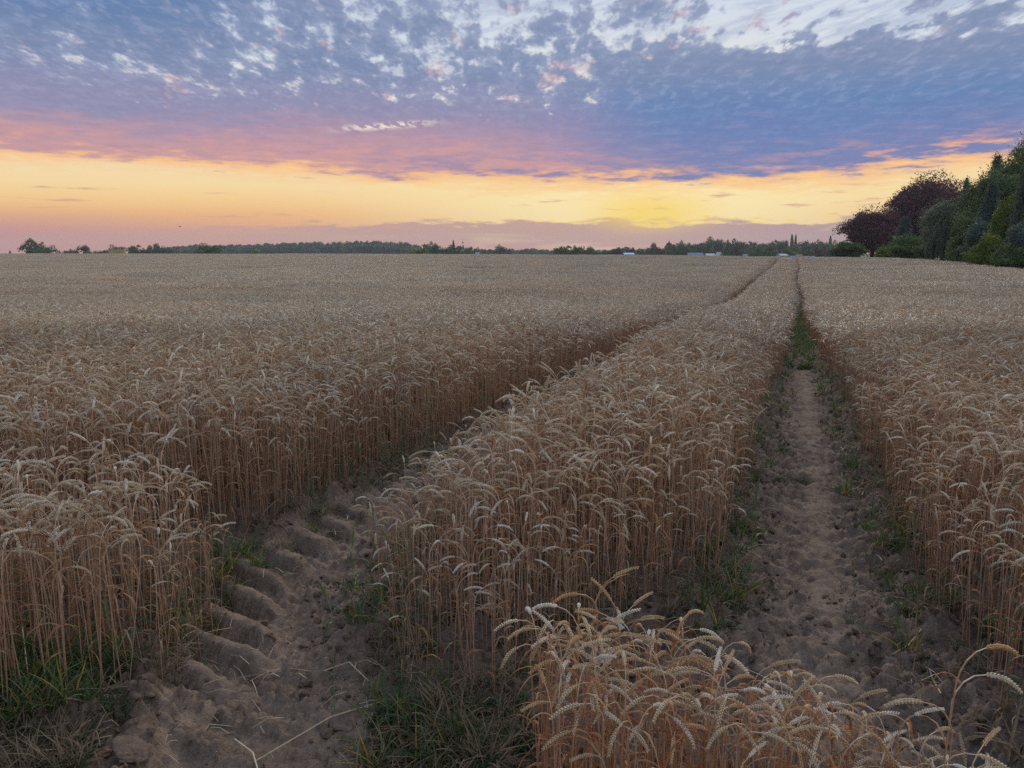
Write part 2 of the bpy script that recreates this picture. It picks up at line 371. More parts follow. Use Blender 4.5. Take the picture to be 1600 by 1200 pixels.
# ------------------------------------------------------------------ materials
def newmat(name, rough=.7, spec=.3):
    m_ = bpy.data.materials.new(name); m_.use_nodes = True
    kk = NT(m_.node_tree); b = kk.n['Principled BSDF']; b.inputs['Roughness'].default_value = rough
    b.inputs['Specular IOR Level'].default_value = spec
    return m_, kk, b
def rnd01(kk, attr='rnd'):
    oi = kk.n.new('ShaderNodeObjectInfo'); at = kk.n.new('ShaderNodeAttribute'); at.attribute_name = attr
    return kk.m('FRACT', kk.add(kk.mul(oi.outputs['Random'], 7.31), at.outputs['Fac']))
def attr(kk, name):
    at = kk.n.new('ShaderNodeAttribute'); at.attribute_name = name; return at.outputs['Fac']
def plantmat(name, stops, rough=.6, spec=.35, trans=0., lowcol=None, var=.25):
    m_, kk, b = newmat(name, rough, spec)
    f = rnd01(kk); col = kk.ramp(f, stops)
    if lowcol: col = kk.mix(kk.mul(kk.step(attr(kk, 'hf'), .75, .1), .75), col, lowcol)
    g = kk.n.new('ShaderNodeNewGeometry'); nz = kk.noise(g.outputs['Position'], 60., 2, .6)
    col = kk.mix(1.0, col, kk.ramp(nz, [(.25, (1 - var,) * 3), (.75, (1 + var * .6,) * 3)]), 'MULTIPLY')
    if name in ('ripe_stem', 'ripe_ear', 'dry_leaf'):
        big = kk.noise(g.outputs['Position'], .22, 4, .6); col = kk.mix(1.0, col, kk.ramp(big, [(.3, (.80, .82, .86)), (.5, (1., 1., 1.)), (.7, (1.18, 1.10, 1.0))]), 'MULTIPLY')
    kk.put(b.inputs['Base Color'], col)
    if trans:
        tr = kk.n.new('ShaderNodeBsdfTranslucent'); kk.put(tr.inputs[0], col); mx = kk.n.new('ShaderNodeMixShader'); mx.inputs[0].default_value = trans
        kk.l.new(b.outputs[0], mx.inputs[1]); kk.l.new(tr.outputs[0], mx.inputs[2]); kk.l.new(mx.outputs[0], kk.n['Material Output'].inputs[0])
    return m_
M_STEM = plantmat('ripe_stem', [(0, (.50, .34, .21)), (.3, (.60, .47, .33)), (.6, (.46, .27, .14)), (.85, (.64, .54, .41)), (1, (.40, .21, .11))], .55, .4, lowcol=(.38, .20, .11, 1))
M_EAR = plantmat('ripe_ear', [(0, (.54, .44, .28)), (.25, (.62, .54, .38)), (.5, (.48, .34, .18)), (.75, (.66, .60, .46)), (.93, (.78, .74, .62)), (1, (.52, .41, .24))], .5, .45)
M_DRY = plantmat('dry_leaf', [(0, (.36, .16, .07)), (.3, (.46, .29, .15)), (.55, (.32, .14, .06)), (.8, (.50, .38, .25)), (1, (.25, .11, .06))], .6, .3, .25)
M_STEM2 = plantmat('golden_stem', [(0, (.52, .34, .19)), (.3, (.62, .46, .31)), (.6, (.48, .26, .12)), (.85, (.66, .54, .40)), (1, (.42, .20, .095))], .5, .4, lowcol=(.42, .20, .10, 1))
M_EAR2 = plantmat('golden_ear', [(0, (.54, .39, .20)), (.25, (.64, .53, .34)), (.5, (.54, .31, .12)), (.75, (.68, .59, .42)), (.93, (.80, .76, .66)), (1, (.55, .38, .18))], .5, .45)
M_DRY2 = plantmat('rusty_leaf', [(0, (.42, .15, .055)), (.3, (.52, .29, .13)), (.55, (.38, .13, .05)), (.8, (.55, .38, .21)), (1, (.30, .11, .05))], .6, .3, .25)
M_GSTEM = plantmat('green_stem', [(0, (.12, .20, .12)), (.5, (.20, .27, .12)), (1, (.14, .22, .16))], .5, .4)
M_GEAR = plantmat('green_ear', [(0, (.14, .18, .09)), (.5, (.26, .28, .13)), (1, (.12, .16, .10))], .55, .35)
M_GLEAF = plantmat('green_leaf', [(0, (.045, .105, .045)), (.5, (.07, .14, .045)), (.86, (.14, .19, .04)), (.93, (.50, .30, .05)), (1, (.06, .13, .07))], .5, .35, .3)
M_GRASS = plantmat('grass_blade', [(0, (.022, .055, .025)), (.4, (.036, .08, .025)), (.55, (.08, .095, .04)), (.7, (.26, .20, .12)), (.85, (.15, .115, .07)), (1, (.02, .05, .025))], .55, .3, .25)
M_TUFT = plantmat('withered_grass', [(0, (.16, .11, .06)), (.3, (.25, .18, .11)), (.6, (.12, .085, .05)), (.85, (.32, .25, .16)), (1, (.09, .10, .045))], .6, .3, .2)
M_STRAW = plantmat('straw', [(0, (.48, .38, .24)), (.5, (.60, .52, .38)), (1, (.36, .24, .13))], .5, .4)

def soilmat(name, c1, c2, c3, far=True):
    m_, kk, b = newmat(name, .95, .08)
    g = kk.n.new('ShaderNodeNewGeometry'); p = g.outputs['Position']
    n1 = kk.noise(p, 2.5, 5, .6); n2 = kk.noise(p, 22., 5, .65); n3 = kk.noise(p, 110., 4, .7)
    col = kk.mix(kk.step(n1, .35, .65), c1, c2)
    col = kk.mix(kk.mul(kk.step(n2, .45, .68), .65), col, c3)
    col = kk.mix(1.0, col, kk.ramp(n3, [(.3, (.66,) * 3), (.5, (1.,) * 3), (.75, (1.25,) * 3)]), 'MULTIPLY')
    sp_ = kk.n.new('ShaderNodeSeparateXYZ'); kk.l.new(p, sp_.inputs[0])
    if far:
        gr = kk.mix(kk.noise(p, .05, 4, .6), (.10, .12, .045, 1), (.17, .17, .075, 1))
        col = kk.mix(kk.step(sp_.outputs[1], 60., 110.), col, gr)
    kk.put(b.inputs['Base Color'], col)
    bp = kk.n.new('ShaderNodeBump'); bp.inputs['Strength'].default_value = .8; bp.inputs['Distance'].default_value = .014
    n4 = kk.noise(p, 330., 3, .6); kk.put(bp.inputs['Height'], kk.add(kk.mul(n2, .9), kk.add(kk.mul(n3, .7), kk.mul(n4, .25)))); kk.l.new(bp.outputs[0], b.inputs['Normal'])
    return m_
M_SOIL = soilmat('dry_soil', (.15, .108, .08, 1), (.20, .15, .115, 1), (.09, .062, .045, 1))
M_TRACK = soilmat('pressed_soil', (.20, .148, .112, 1), (.26, .20, .155, 1), (.105, .074, .055, 1), False)

# ------------------------------------------------------------------ ground, one grid split into ground and two wheel tracks
ys = [-40, -20, -10, -5, -2.5, -1.2, -.5, 0, .3, .5, .65]
y_ = .75
while y_ < 1600:
    ys.append(y_); y_ += (.0055 + .0027 * y_) if y_ < 14 else (.05 + .03 * (y_ - 14) if y_ < 60 else y_ * .05)
ys = np.array(ys)
xs = list(np.arange(-2.3, 2.9, .0105)); x_ = xs[-1]
while x_ < 1500: d_ = .02 + .02 * max(0, x_ - 5) if x_ < 30 else .05 * x_; x_ += min(d_, 150); xs.append(x_)
x_ = -2.3
while x_ > -1500: d_ = .03 + .04 * (-x_ - 2.3) if x_ > -30 else .05 * -x_; x_ -= min(max(d_, .03), 150); xs.insert(0, x_)
xs = np.array(xs)
X, Y = np.meshgrid(xs, ys); Z = T(X, Y) + soil_h(X, Y)
V = np.stack([X, Y, Z], -1).reshape(-1, 3); nx, ny = len(xs), len(ys)
I = (np.arange(ny - 1)[:, None] * nx + np.arange(nx - 1)[None]).ravel()
F = np.stack([I, I + 1, I + nx + 1, I + nx], -1)
cx = (V[F[:, 0], 0] + V[F[:, 2], 0]) / 2; cy = (V[F[:, 0], 1] + V[F[:, 2], 1]) / 2
inL = (np.abs(cx - cL(cy)) < hwL(cy)) & (cy > 1.2) & (cy < 90); inR = (np.abs(cx - cR(cy)) < hwR(cy)) & (cy > 1.2) & (cy < 90) & ~inL
def sub(name, sel, mat):
    f = F[sel]; u, inv = np.unique(f, return_inverse=True)
    return ob(name, mk(name, V[u], inv.reshape(-1, 4), None, mat, smooth=True))
tag(sub('ground', ~(inL | inR), M_SOIL), 'dry brown clay soil of the wheat field', kind='structure')
tag(sub('wheel_track', inL, M_TRACK), 'left tractor wheel track with deep curved tyre bar prints in dry mud', kind='structure')
tag(sub('wheel_track', inR, M_TRACK), 'right straight tractor wheel track of crumbled soil with a paler worn middle', kind='structure')
def gz(x, y): return float(T(x, y) + soil_h(np.array([float(x)]), np.array([float(y)]))[0])

# ------------------------------------------------------------------ wheat stalks
def stem_line(r_, H=.60, nod=None, n=9, lean=.06, earlen=.085, ne=8):
    """returns the stem points and the ear points of one bending stalk; it nods towards +x"""
    nod = R(r_.triangular(45, 165, 120)) if nod is None else nod
    L1 = H - .09; la = r_.uniform(-lean, lean); lb = r_.uniform(-lean, lean) * .7
    p = [np.array([0, 0, -.02])]; ang = la * .5; step_ = (L1 + .02) / (n - 4)
    for i in range(n - 4): ang += (la * .5) / (n - 4); p.append(p[-1] + step_ * np.array([math.sin(ang), math.sin(lb) * i / n, math.cos(ang)]))
    nb = 4; a1 = nod * .62; bl = .10
    for i in range(nb): ang2 = ang + (a1 - ang) * ((i + 1) / nb) ** 1.3; p.append(p[-1] + bl / nb * np.array([math.sin(ang2), 0, math.cos(ang2)]))
    e = [p[-1]]; tw = r_.uniform(-.3, .3)
    for i in range(ne): ang3 = a1 + (nod - a1) * (i + 1) / ne; e.append(e[-1] + earlen / ne * np.array([math.sin(ang3), tw * i / ne * .5, math.cos(ang3)]))
    return np.array(p), np.array(e)
def ear_hi(mb, e, r_, rn, fat=1.0):
    n = 22; s = np.linspace(0, 1, len(e)); t, a, b = frames(e)
    ps = np.linspace(.02, .97, n)
    ph = r_.uniform(0, 6.28); ca, sa = math.cos(ph), math.sin(ph)
    tube(mb, e, np.linspace(.0016, .0008, len(e)), 4, rn, 1.0)
    lv = np.array([0, .30, .68, 1.0]); wd = np.array([.25, 1.0, .85, .0]); an = np.arange(5) * 2 * np.pi / 5
    for i, q_ in enumerate(ps):
        c_ = np.array([np.interp(q_, s, e[:, j]) for j in range(3)]); T_ = np.array([np.interp(q_, s, t[:, j]) for j in range(3)])
        A_ = np.array([np.interp(q_, s, a[:, j]) for j in range(3)]); B_ = np.cross(T_, A_)
        A2_, B2_ = A_ * ca + B_ * sa, -A_ * sa + B_ * ca
        sg = 1 if i % 2 else -1; size = fat * (.72 + .28 * math.sin(math.pi * min(1, q_ + .12))) * r_.uniform(.9, 1.1)
        for fl, (o1, o2, ln) in enumerate(((1.0, .0, 1.05), (.62, 1.0, .95), (.62, -1.0, .95))):
            out = A2_ * sg * o1 + B2_ * o2 * .95; d = T_ * 1.0 + out * .40; d /= np.linalg.norm(d)
            d += np.array([r_.gauss(0, .05) for _ in range(3)])
            base = c_ + out * .0022 * size; Ln = .0125 * size * ln
            u_ = np.cross(d, out); u_ /= np.linalg.norm(u_) + 1e-9; v_ = np.cross(d, u_)
            cen = base + d * Ln * lv[:, None] + out * (.0012 * np.sin(lv * 3))[:, None]
            VV = cen[:, None] + size * wd[:, None, None] * (.0027 * np.cos(an)[None, :, None] * u_ + .0020 * np.sin(an)[None, :, None] * v_)
            VV = VV.reshape(-1, 3)
            i0 = np.arange(3)[:, None] * 5; j = np.arange(5)[None]; Q = np.stack([i0 + j, i0 + (j + 1) % 5, i0 + 5 + (j + 1) % 5, i0 + 5 + j], -1).reshape(-1, 4)
            mb.add(VV, Q, None, rn + .05 * r_.random(), 1.0)
def ear_lo(mb, e, r_, rn, k_=4):
    n = len(e) * 2 - 1; s = np.linspace(0, 1, len(e)); q_ = np.linspace(0, 1, n)
    pts = np.stack([np.interp(q_, s, e[:, j]) for j in range(3)], -1)
    rad = .0041 * np.sin(np.pi * (.12 + .86 * q_)) ** .6 * np.where(np.arange(n) % 2, 1.18, .72); rad[-1] = .0008
    tube(mb, pts, rad, k_, rn, 1.0)
def dry_leaf(mb, base, r_, L=.16, W=.0035, up=.6, rn=0., n=7, droop=2.6, mi=0):
    th = r_.uniform(0, 6.28); ang = up; p = [np.array(base)]; dirx = np.array([math.cos(th), math.sin(th), 0.])
    for i in range(n - 1):
        ang += droop / n * r_.uniform(.5, 1.5); th2 = r_.uniform(-.25, .25)
        p.append(p[-1] + L / n * (math.sin(ang) * (dirx + th2 * np.array([-dirx[1], dirx[0], 0])) + math.cos(ang) * np.array([0, 0, 1.])))
    tw = np.cumsum(np.array([r_.uniform(-.4, .6) for _ in range(n)])); sd = np.array([-dirx[1], dirx[0], 0])
    side = np.cos(tw)[:, None] * sd + np.sin(tw)[:, None] * np.array([0, 0, 1.]); q_ = np.linspace(0, 1, n)
    ribbon(mb, p, W * np.clip(1.15 - q_ ** 2 * 1.1, .08, 1), side, rn, .35, mi=mi)

def stalk_parts(seed, green=False, hi=True, H=None, nod=None):
    r_ = random.Random(seed); H = H or r_.uniform(.56, .66)
    st, ea = stem_line(r_, H, nod, earlen=r_.uniform(.072, .094))
    stem = MB(); ear = MB(); leaves = []
    rn = r_.random()
    n = len(st); rad = np.linspace(.0019, .0011, n) * (1.15 if hi else 1)
    tube(stem, st, rad, 5 if hi else 3, rn)
    if hi:                                                        # nodes on the stem
        for zf in (.28, .58):
            i = zf * (n - 1); c_ = np.array([np.interp(i, range(n), st[:, j]) for j in range(3)])
            tube(stem, [c_ - [0, 0, .005], c_, c_ + [0, 0, .005]], [.0015, .0027, .0015], 5, rn, zf)
        ear_hi(ear, ea, r_, r_.random(), .67)
    else: ear_lo(ear, ea, r_, r_.random())
    for j in range(r_.choice((2, 3, 3)) if hi else 1):
        lf = MB(); zf = r_.uniform(.15, .78) if hi else r_.uniform(.3, .6)
        c_ = [np.interp(zf * (n - 1), range(n), st[:, q_]) for q_ in range(3)]
        dry_leaf(lf, c_, r_, r_.uniform(.10, .22), r_.uniform(.0022, .0042) * (1.6 if green else 1), r_.uniform(.2, .8), r_.random(), 8 if hi else 4, r_.uniform(1.5, 3.6))
        leaves.append(lf)
    return stem, ear, leaves
PROTO = bpy.data.collections.new('wheat_prototypes')
NHI, NGR, NTU, NPA, NPB = 26, 6, 12, 6, 6
parts = []
def proto(i, me):
    o = bpy.data.objects.new('p%03d' % i, me); PROTO.objects.link(o)
mats_r = [M_STEM, M_EAR, M_DRY]; mats_g = [M_GSTEM, M_GEAR, M_GLEAF]
def remi(mb, mi):
    mb.mq = [np.full(len(q_), mi) for q_ in mb.Q]; mb.mt = [np.full(len(q_), mi) for q_ in mb.T]
for i in range(NHI + NGR):
    g_ = i >= NHI
    nod = None if not g_ else R(random.Random(i).uniform(5, 60))
    st, ea, lv = stalk_parts(100 + i, g_, True, H=random.Random(i).uniform(.34, .5) if g_ else None, nod=nod)
    ms = mats_g if g_ else mats_r
    parts.append((st.mesh('stem', ms[0]), ea.mesh('ear', ms[1]), [l.mesh('leaf', ms[2]) for l in lv]))
    al = MB()
    for mi, m_ in enumerate([st, ea] + lv): remi(m_, min(mi, 2)); al.join(m_)
    proto(i, al.mesh('stalk', ms))
def clump(seed, radius, n, square=False, lo=2, patch=False):
    r_ = random.Random(seed); al = MB()
    for j in range(n):
        if square: x, y = r_.uniform(-radius, radius), r_.uniform(-radius, radius)
        else: a_ = r_.uniform(0, 6.28); q_ = radius * math.sqrt(r_.random()); x, y = q_ * math.cos(a_), q_ * math.sin(a_)
        H = r_.uniform(.54, .66); one = MB(); nod = R(r_.uniform(60, 165))
        if lo == 2:
            st, ea = stem_line(r_, H, nod, n=8, ne=4, earlen=.088)
            tube(one, st[[0, 2, 4, 5, 6, -1]], .0019, 3, r_.random()); remi(one, 0)
            e_ = MB(); ear_lo(e_, ea, r_, r_.random()); remi(e_, 1); one.join(e_)
            if r_.random() < .8:
                l_ = MB(); dry_leaf(l_, st[r_.choice((1, 2, 3))], r_, r_.uniform(.1, .2), .004, .5, r_.random(), 5); remi(l_, 2); one.join(l_)
        else:
            st, ea = stem_line(r_, H, nod, n=8, ne=2, earlen=.095)
            tube(one, st[[0, 4, 6, -1]], .0024, 3, r_.random()); remi(one, 0)
            e_ = MB(); tube(e_, ea, [.004, .0075, .002], 3, r_.random(), 1.0); remi(e_, 1); one.join(e_)
            if r_.random() < .5:
                l_ = MB(); dry_leaf(l_, st[3], r_, .18, .006, .5, r_.random(), 4); remi(l_, 2); one.join(l_)
        th = r_.uniform(0, 6.28); c_, s_ = math.cos(th), math.sin(th); M_ = np.array([[c_, -s_, 0], [s_, c_, 0], [0, 0, 1]])
        one.V = [v @ M_.T for v in one.V]
        al.join(one, (x, y, 0))
    return al.mesh('clump', mats_r)
B0 = NHI + NGR
for i in range(NTU): proto(B0 + i, clump(300 + i, .095, 12))
for i in range(NPA): proto(B0 + NTU + i, clump(400 + i, .56, 380, True, 3))
for i in range(NPB): proto(B0 + NTU + NPA + i, clump(500 + i, 1.15, 1100, True, 3))

def wedge(x, y, m_=1.2): return (np.abs(x) < .70 * y + m_)
PTS = []                                           # x, y, idx, rotz, sxy, sz, tiltx
def spots(y0, y1, cell, den_jit, xmax=None):
    yy = np.arange(y0, y1, cell); xm = (xmax or (.70 * y1 + 1.5)); xx = np.arange(-xm, xm, cell)
    x, y = np.meshgrid(xx, yy); x = x.ravel() + rng.uniform(-.5, .5, x.size) * cell * den_jit; y = y.ravel() + rng.uniform(-.5, .5, y.size) * cell * den_jit
    m_ = wedge(x, y) & (y > y0) & (y < y1) ; return x[m_], y[m_]
def hscale(x, y):
    h = 1 + .10 * fbm(x / 3, y / 3, 3, 60) + .06 * fbm(x / .6, y / .6, 2, 61)
    for (px_, py_, rx, ry) in ((65, 440, 2.2, .8), (195, 437, 3.0, 1.2), (370, 450, 2.6, .8), (430, 450, 1.2, .6), (250, 432, 3.5, 1.)):
        g0 = G(px_, py_, .6); h = h - .28 * np.exp(-((x - g0[0]) / rx) ** 2 - ((y - g0[1]) / ry) ** 2)
    return h
# single stalks up to 9 m
x, y = spots(.4, 9.0, .048, 1.0)
x4 = rng.uniform(0, .9, 420); y4 = rng.uniform(1.2, 1.9, 420); x4_ = inpoly(x4, y4, P_FRONT); x = np.append(x, x4[x4_]); y = np.append(y, y4[x4_])
m_ = wheat_at(x, y) & (rng.random(x.size) < .92); x, y = x[m_], y[m_]
td = track_dist(x, y); edge_ = np.clip(1 - td / .22, 0, 1) * (y > 1.7)
m_ = rng.random(x.size) > .35 * edge_; x, y, edge_ = x[m_], y[m_], edge_[m_]
isf = inpoly(x, y, P_FRONT)
def ramp_edges(x, y):
    td_ = track_dist(x, y); q_ = np.interp(td_, [0, .32], [.66, 1.0])
    fr = y - np.interp(x, _midx, _midy); strip = (x > cL(y)) & (x < cR(y)) & ~inpoly(x, y, P_FRONT)
    q_ = np.where(strip, np.minimum(q_, np.interp(fr, [0, .65], [.60, 1.0])), q_)
    q_ = np.where(inpoly(x, y, P_LEFT_CLUMP), np.minimum(q_, .86), q_)
    q_ = np.where(strip & (y < 7), np.minimum(q_, np.interp(x - cL(y) - hwL(y) * .86, [0, .5], [.52, 1.0])), q_)
    return np.where(inpoly(x, y, P_FRONT), 1.0, q_)
idx = rng.integers(0, NHI, x.size); gr_ = rng.random(x.size) < .02 + .12 * edge_; idx[gr_ & ~isf] = NHI + rng.integers(0, NGR, x.size)[gr_ & ~isf]
sc = hscale(x, y) * np.where(isf, rng.triangular(.80, .98, 1.06, x.size), rng.triangular(.72, 1.02, 1.12, x.size)) * ramp_edges(x, y); sc *= np.where(isf, np.interp(x, [.3, .85], [.79, .74]), 1)
NEAR = np.stack([x, y, idx, rng.uniform(0, 6.283, x.size), sc, sc, rng.normal(0, .055, x.size), rng.normal(0, .055, x.size)], -1)
# tufts 9 - 30 m everywhere, and beside the tracks farther on
x, y = spots(9.0, 30.0, .165, 1.0); m_ = wheat_at(x, y); x, y = x[m_], y[m_]
x2, y2 = spots(30., 62., .17, 1.0, 26); m_ = wheat_at(x2, y2) & (np.minimum(np.abs(x2 - cL(y2)), np.abs(x2 - cR(y2))) < 1.15); x2, y2 = x2[m_], y2[m_]
x3, y3 = spots(62., 104., .20, 1.0, 42); m_ = wheat_at(x3, y3) & (np.minimum(np.abs(x3 - cL(y3)), np.abs(x3 - cR(y3))) < 1.8); x3, y3 = x3[m_], y3[m_]
x = np.concatenate([x, x2, x3]); y = np.concatenate([y, y2, y3]); sc = hscale(x, y) * rng.uniform(.90, 1.08, x.size) * np.interp(track_dist(x, y), [0, .3], [.78, 1])
TU = np.stack([x, y, B0 + rng.integers(0, NTU, x.size), rng.uniform(0, 6.283, x.size), np.ones(x.size), sc, rng.normal(0, .03, x.size), rng.normal(0, .03, x.size)], -1)
x, y = spots(30.4, 62., 1.0, .15)
m_ = wheat_at(x, y) & (np.minimum(np.abs(x - cL(y)), np.abs(x - cR(y))) > .60 + .36); x, y = x[m_], y[m_]; sc = hscale(x, y) * rng.uniform(.96, 1.04, x.size)
PA = np.stack([x, y, B0 + NTU + rng.integers(0, NPA, x.size), rng.integers(0, 4, x.size) * 1.5708, np.ones(x.size), sc, np.zeros(x.size), np.zeros(x.size)], -1)
x, y = spots(62.9, 245., 2.05, .1)
m_ = wheat_at(x, y) & (np.minimum(np.abs(x - cL(y)), np.abs(x - cR(y))) > 1.2 + .33); x, y = x[m_], y[m_]; sc = hscale(x, y) * rng.uniform(.97, 1.03, x.size)
PB = np.stack([x, y, B0 + NTU + NPA + rng.integers(0, NPB, x.size), rng.integers(0, 4, x.size) * 1.5708, np.ones(x.size), sc, np.zeros(x.size), np.zeros(x.size)], -1)
# the stalks that show largest become objects of their own
def topx(d): return 800 + FPX * d[:, 0] / (d[:, 1] * math.cos(PITCH) + .7 * math.sin(PITCH))
def topy(d): return 392 + (CAM_H - .6 * d[:, 5]) / np.maximum(d[:, 1], .3) * FPX * .985
tx, ty = topx(NEAR), topy(NEAR)
dist = np.hypot(NEAR[:, 0], NEAR[:, 1]); inview = (tx > 5) & (tx < 1595) & (ty < 1190) & (ty > 380)
order = np.argsort(np.where(inview, dist, 99))
NIND = 275
ind = order[:NIND]; rest = np.ones(len(NEAR), bool); rest[ind] = False
NEAR_I = NEAR[ind]
NEAR = NEAR[rest]
ALL = np.vstack([NEAR, TU, PA, PB])
zz = T(ALL[:, 0], ALL[:, 1]) + np.where(ALL[:, 1] < 9, soil_h(ALL[:, 0], ALL[:, 1]), 0)
print('wheat instances', len(NEAR), len(TU), len(PA), len(PB))

def instancer(name, pos, idx, rot, scl, coll):
    me = mk(name, pos, attrs={'idx': idx.astype(np.int32), 'rot': rot, 'scl': scl})
    o = ob(name, me)
    ng = bpy.data.node_groups.new(name, 'GeometryNodeTree')
    ng.interface.new_socket('Geometry', in_out='INPUT', socket_type='NodeSocketGeometry'); ng.interface.new_socket('Geometry', in_out='OUTPUT', socket_type='NodeSocketGeometry')
    N = ng.nodes; L = ng.links; gi = N.new('NodeGroupInput'); go = N.new('NodeGroupOutput')
    ci = N.new('GeometryNodeCollectionInfo'); ci.inputs[0].default_value = coll; ci.inputs[1].default_value = True; ci.inputs[2].default_value = True
    ip = N.new('GeometryNodeInstanceOnPoints'); ip.inputs['Pick Instance'].default_value = True
    def na(nm, ty):
        a = N.new('GeometryNodeInputNamedAttribute'); a.data_type = ty; a.inputs[0].default_value = nm; return a.outputs['Attribute']
    e2r = N.new('FunctionNodeEulerToRotation')
    L.new(gi.outputs[0], ip.inputs['Points']); L.new(ci.outputs[0], ip.inputs['Instance'])
    L.new(na('idx', 'INT'), ip.inputs['Instance Index']); L.new(na('rot', 'FLOAT_VECTOR'), e2r.inputs[0]); L.new(e2r.outputs[0], ip.inputs['Rotation'])
    L.new(na('scl', 'FLOAT_VECTOR'), ip.inputs['Scale']); L.new(ip.outputs[0], go.inputs[0])
    md = o.modifiers.new('scatter', 'NODES'); md.node_group = ng
    return o
wf = instancer('wheat_field', np.stack([ALL[:, 0], ALL[:, 1], zz], -1), ALL[:, 2], np.stack([ALL[:, 6], ALL[:, 7], ALL[:, 3]], -1), np.stack([ALL[:, 4], ALL[:, 4], ALL[:, 5]], -1), PROTO)
tag(wf, 'dense ripe wheat covering the whole field on both sides of the wheel tracks', kind='stuff')

# individual stalks --------------------------------------------------
def stalk_object(row, label, group):
    x, y, i = row[0], row[1], int(row[2]); z = gz(x, y)
    e = bpy.data.objects.new('wheat_stalk', None); e.empty_display_size = .05; COL.objects.link(e)
    e.location = (x, y, z); e.rotation_euler = (row[6], row[7], row[3]); e.scale = (row[4], row[4], row[5])
    tag(e, label, 'wheat stalk', group)
    st, ea, lv = parts[i]
    for nm, me in [('stem', st), ('ear', ea)] + [('leaf', l) for l in lv]:
        o = bpy.data.objects.new(nm, me); COL.objects.link(o); o.parent = e
        if 'foreground' in group and i < NHI:                     # the clump in front is riper, golden and rusty
            o.material_slots[0].link = 'OBJECT'; o.material_slots[0].material = {'stem': M_STEM2, 'ear': M_EAR2, 'leaf': M_DRY2}[nm]
    return e
def side_word(rz):
    a = math.degrees(rz) % 360
    return 'right' if a < 45 or a >= 315 else 'backward' if a < 135 else 'left' if a < 225 else 'forward'
for row in NEAR_I:
    x, y = row[0], row[1]; px = float(topx(row[None])[0]); py = float(topy(row[None])[0])
    if inpoly(np.array([x]), np.array([y]), P_FRONT)[0]: where = 'in the bottom right clump'; gp = 'wheat stalks of the foreground clump'
    elif inpoly(np.array([x]), np.array([y]), P_LEFT_CLUMP)[0]: where = 'in the left edge clump'; gp = 'wheat stalks of the left clump'
    elif x > float(cR(y)): where = 'right of the right wheel track'; gp = 'wheat stalks right of the tracks'
    else: where = 'at the front of the middle strip'; gp = 'wheat stalks of the middle strip'
    kind = 'unripe green' if row[2] >= NHI else 'ripe tan'
    stalk_object(row, '%s wheat stalk nodding %s %s' % (kind, side_word(row[3]), where), gp)
# the lone green stalk standing in the left wheel track
g0 = G(522, 1085)
lone = stalk_object([g0[0], g0[1], NHI + 1, 2.8, .82, .82, -.03, -.05], 'lone unripe green wheat stalk standing by itself in the left wheel track', 'lone wheat stalk')

rf_ = random.Random(4)
for i_ in range(16):
    x_, y_ = rf_.uniform(.06, .80), rf_.uniform(1.18, 1.44)
    stalk_object([x_, y_, i_ % NHI, rf_.uniform(0, 6.28), rf_.uniform(.70, .82), rf_.uniform(.62, .76), rf_.gauss(0, .12), rf_.gauss(0, .12)], 'low leaning wheat stalk in front of the bottom right clump', 'wheat stalks in front of the foreground clump')
for i_, (px_, D_, rz_, h_, lb_) in enumerate(((1478, 1.52, .3, 1.0, 'ripe tan wheat stalk nodding right at the far right of the foreground'), (1490, 1.56, .1, .97, 'golden wheat stalk in the small group at the far right of the foreground'),
        (1502, 1.50, 3.0, .93, 'ripe wheat stalk nodding left in the small group at the far right of the foreground'), (1470, 1.42, 5.8, .80, 'low ripe wheat stalk in front of the small group at the far right'), (1520, 1.45, .6, .82, 'low ripe wheat stalk at the right of the small group at the far right'))):
    stalk_object([(px_ - 800) / FPX * D_, (D_ - .12) / .9866, (3, 8, 14, 19, 22)[i_], rz_, h_, h_, 0, .03], lb_, 'wheat stalks at the far right of the foreground')

for (px_, py_, h_, rz_, lb_) in ((560, 985, .55, .5, 'short green wheat stalk in the left wheel track beside the middle strip'), (578, 940, .6, 2.9, 'thin green wheat stalk at the right rim of the left wheel track'),
        (1172, 895, .62, 1.0, 'green wheat stalk at the left rim of the right wheel track'), (1330, 1015, .5, 4.0, 'small green wheat stalk in the right wheel track behind the clump'), (1362, 800, .7, 3.3, 'green wheat stalk at the right rim of the right wheel track'),
        (1545, 960, .75, .2, 'tall green wheat stalk in front of the right-hand crop')):
    g0 = G(px_, py_); stalk_object([g0[0], g0[1], NHI + int(px_) % NGR, rz_, h_ * 1.3, h_ * 1.5, .04, -.05], lb_, 'green wheat stalks in the wheel tracks')

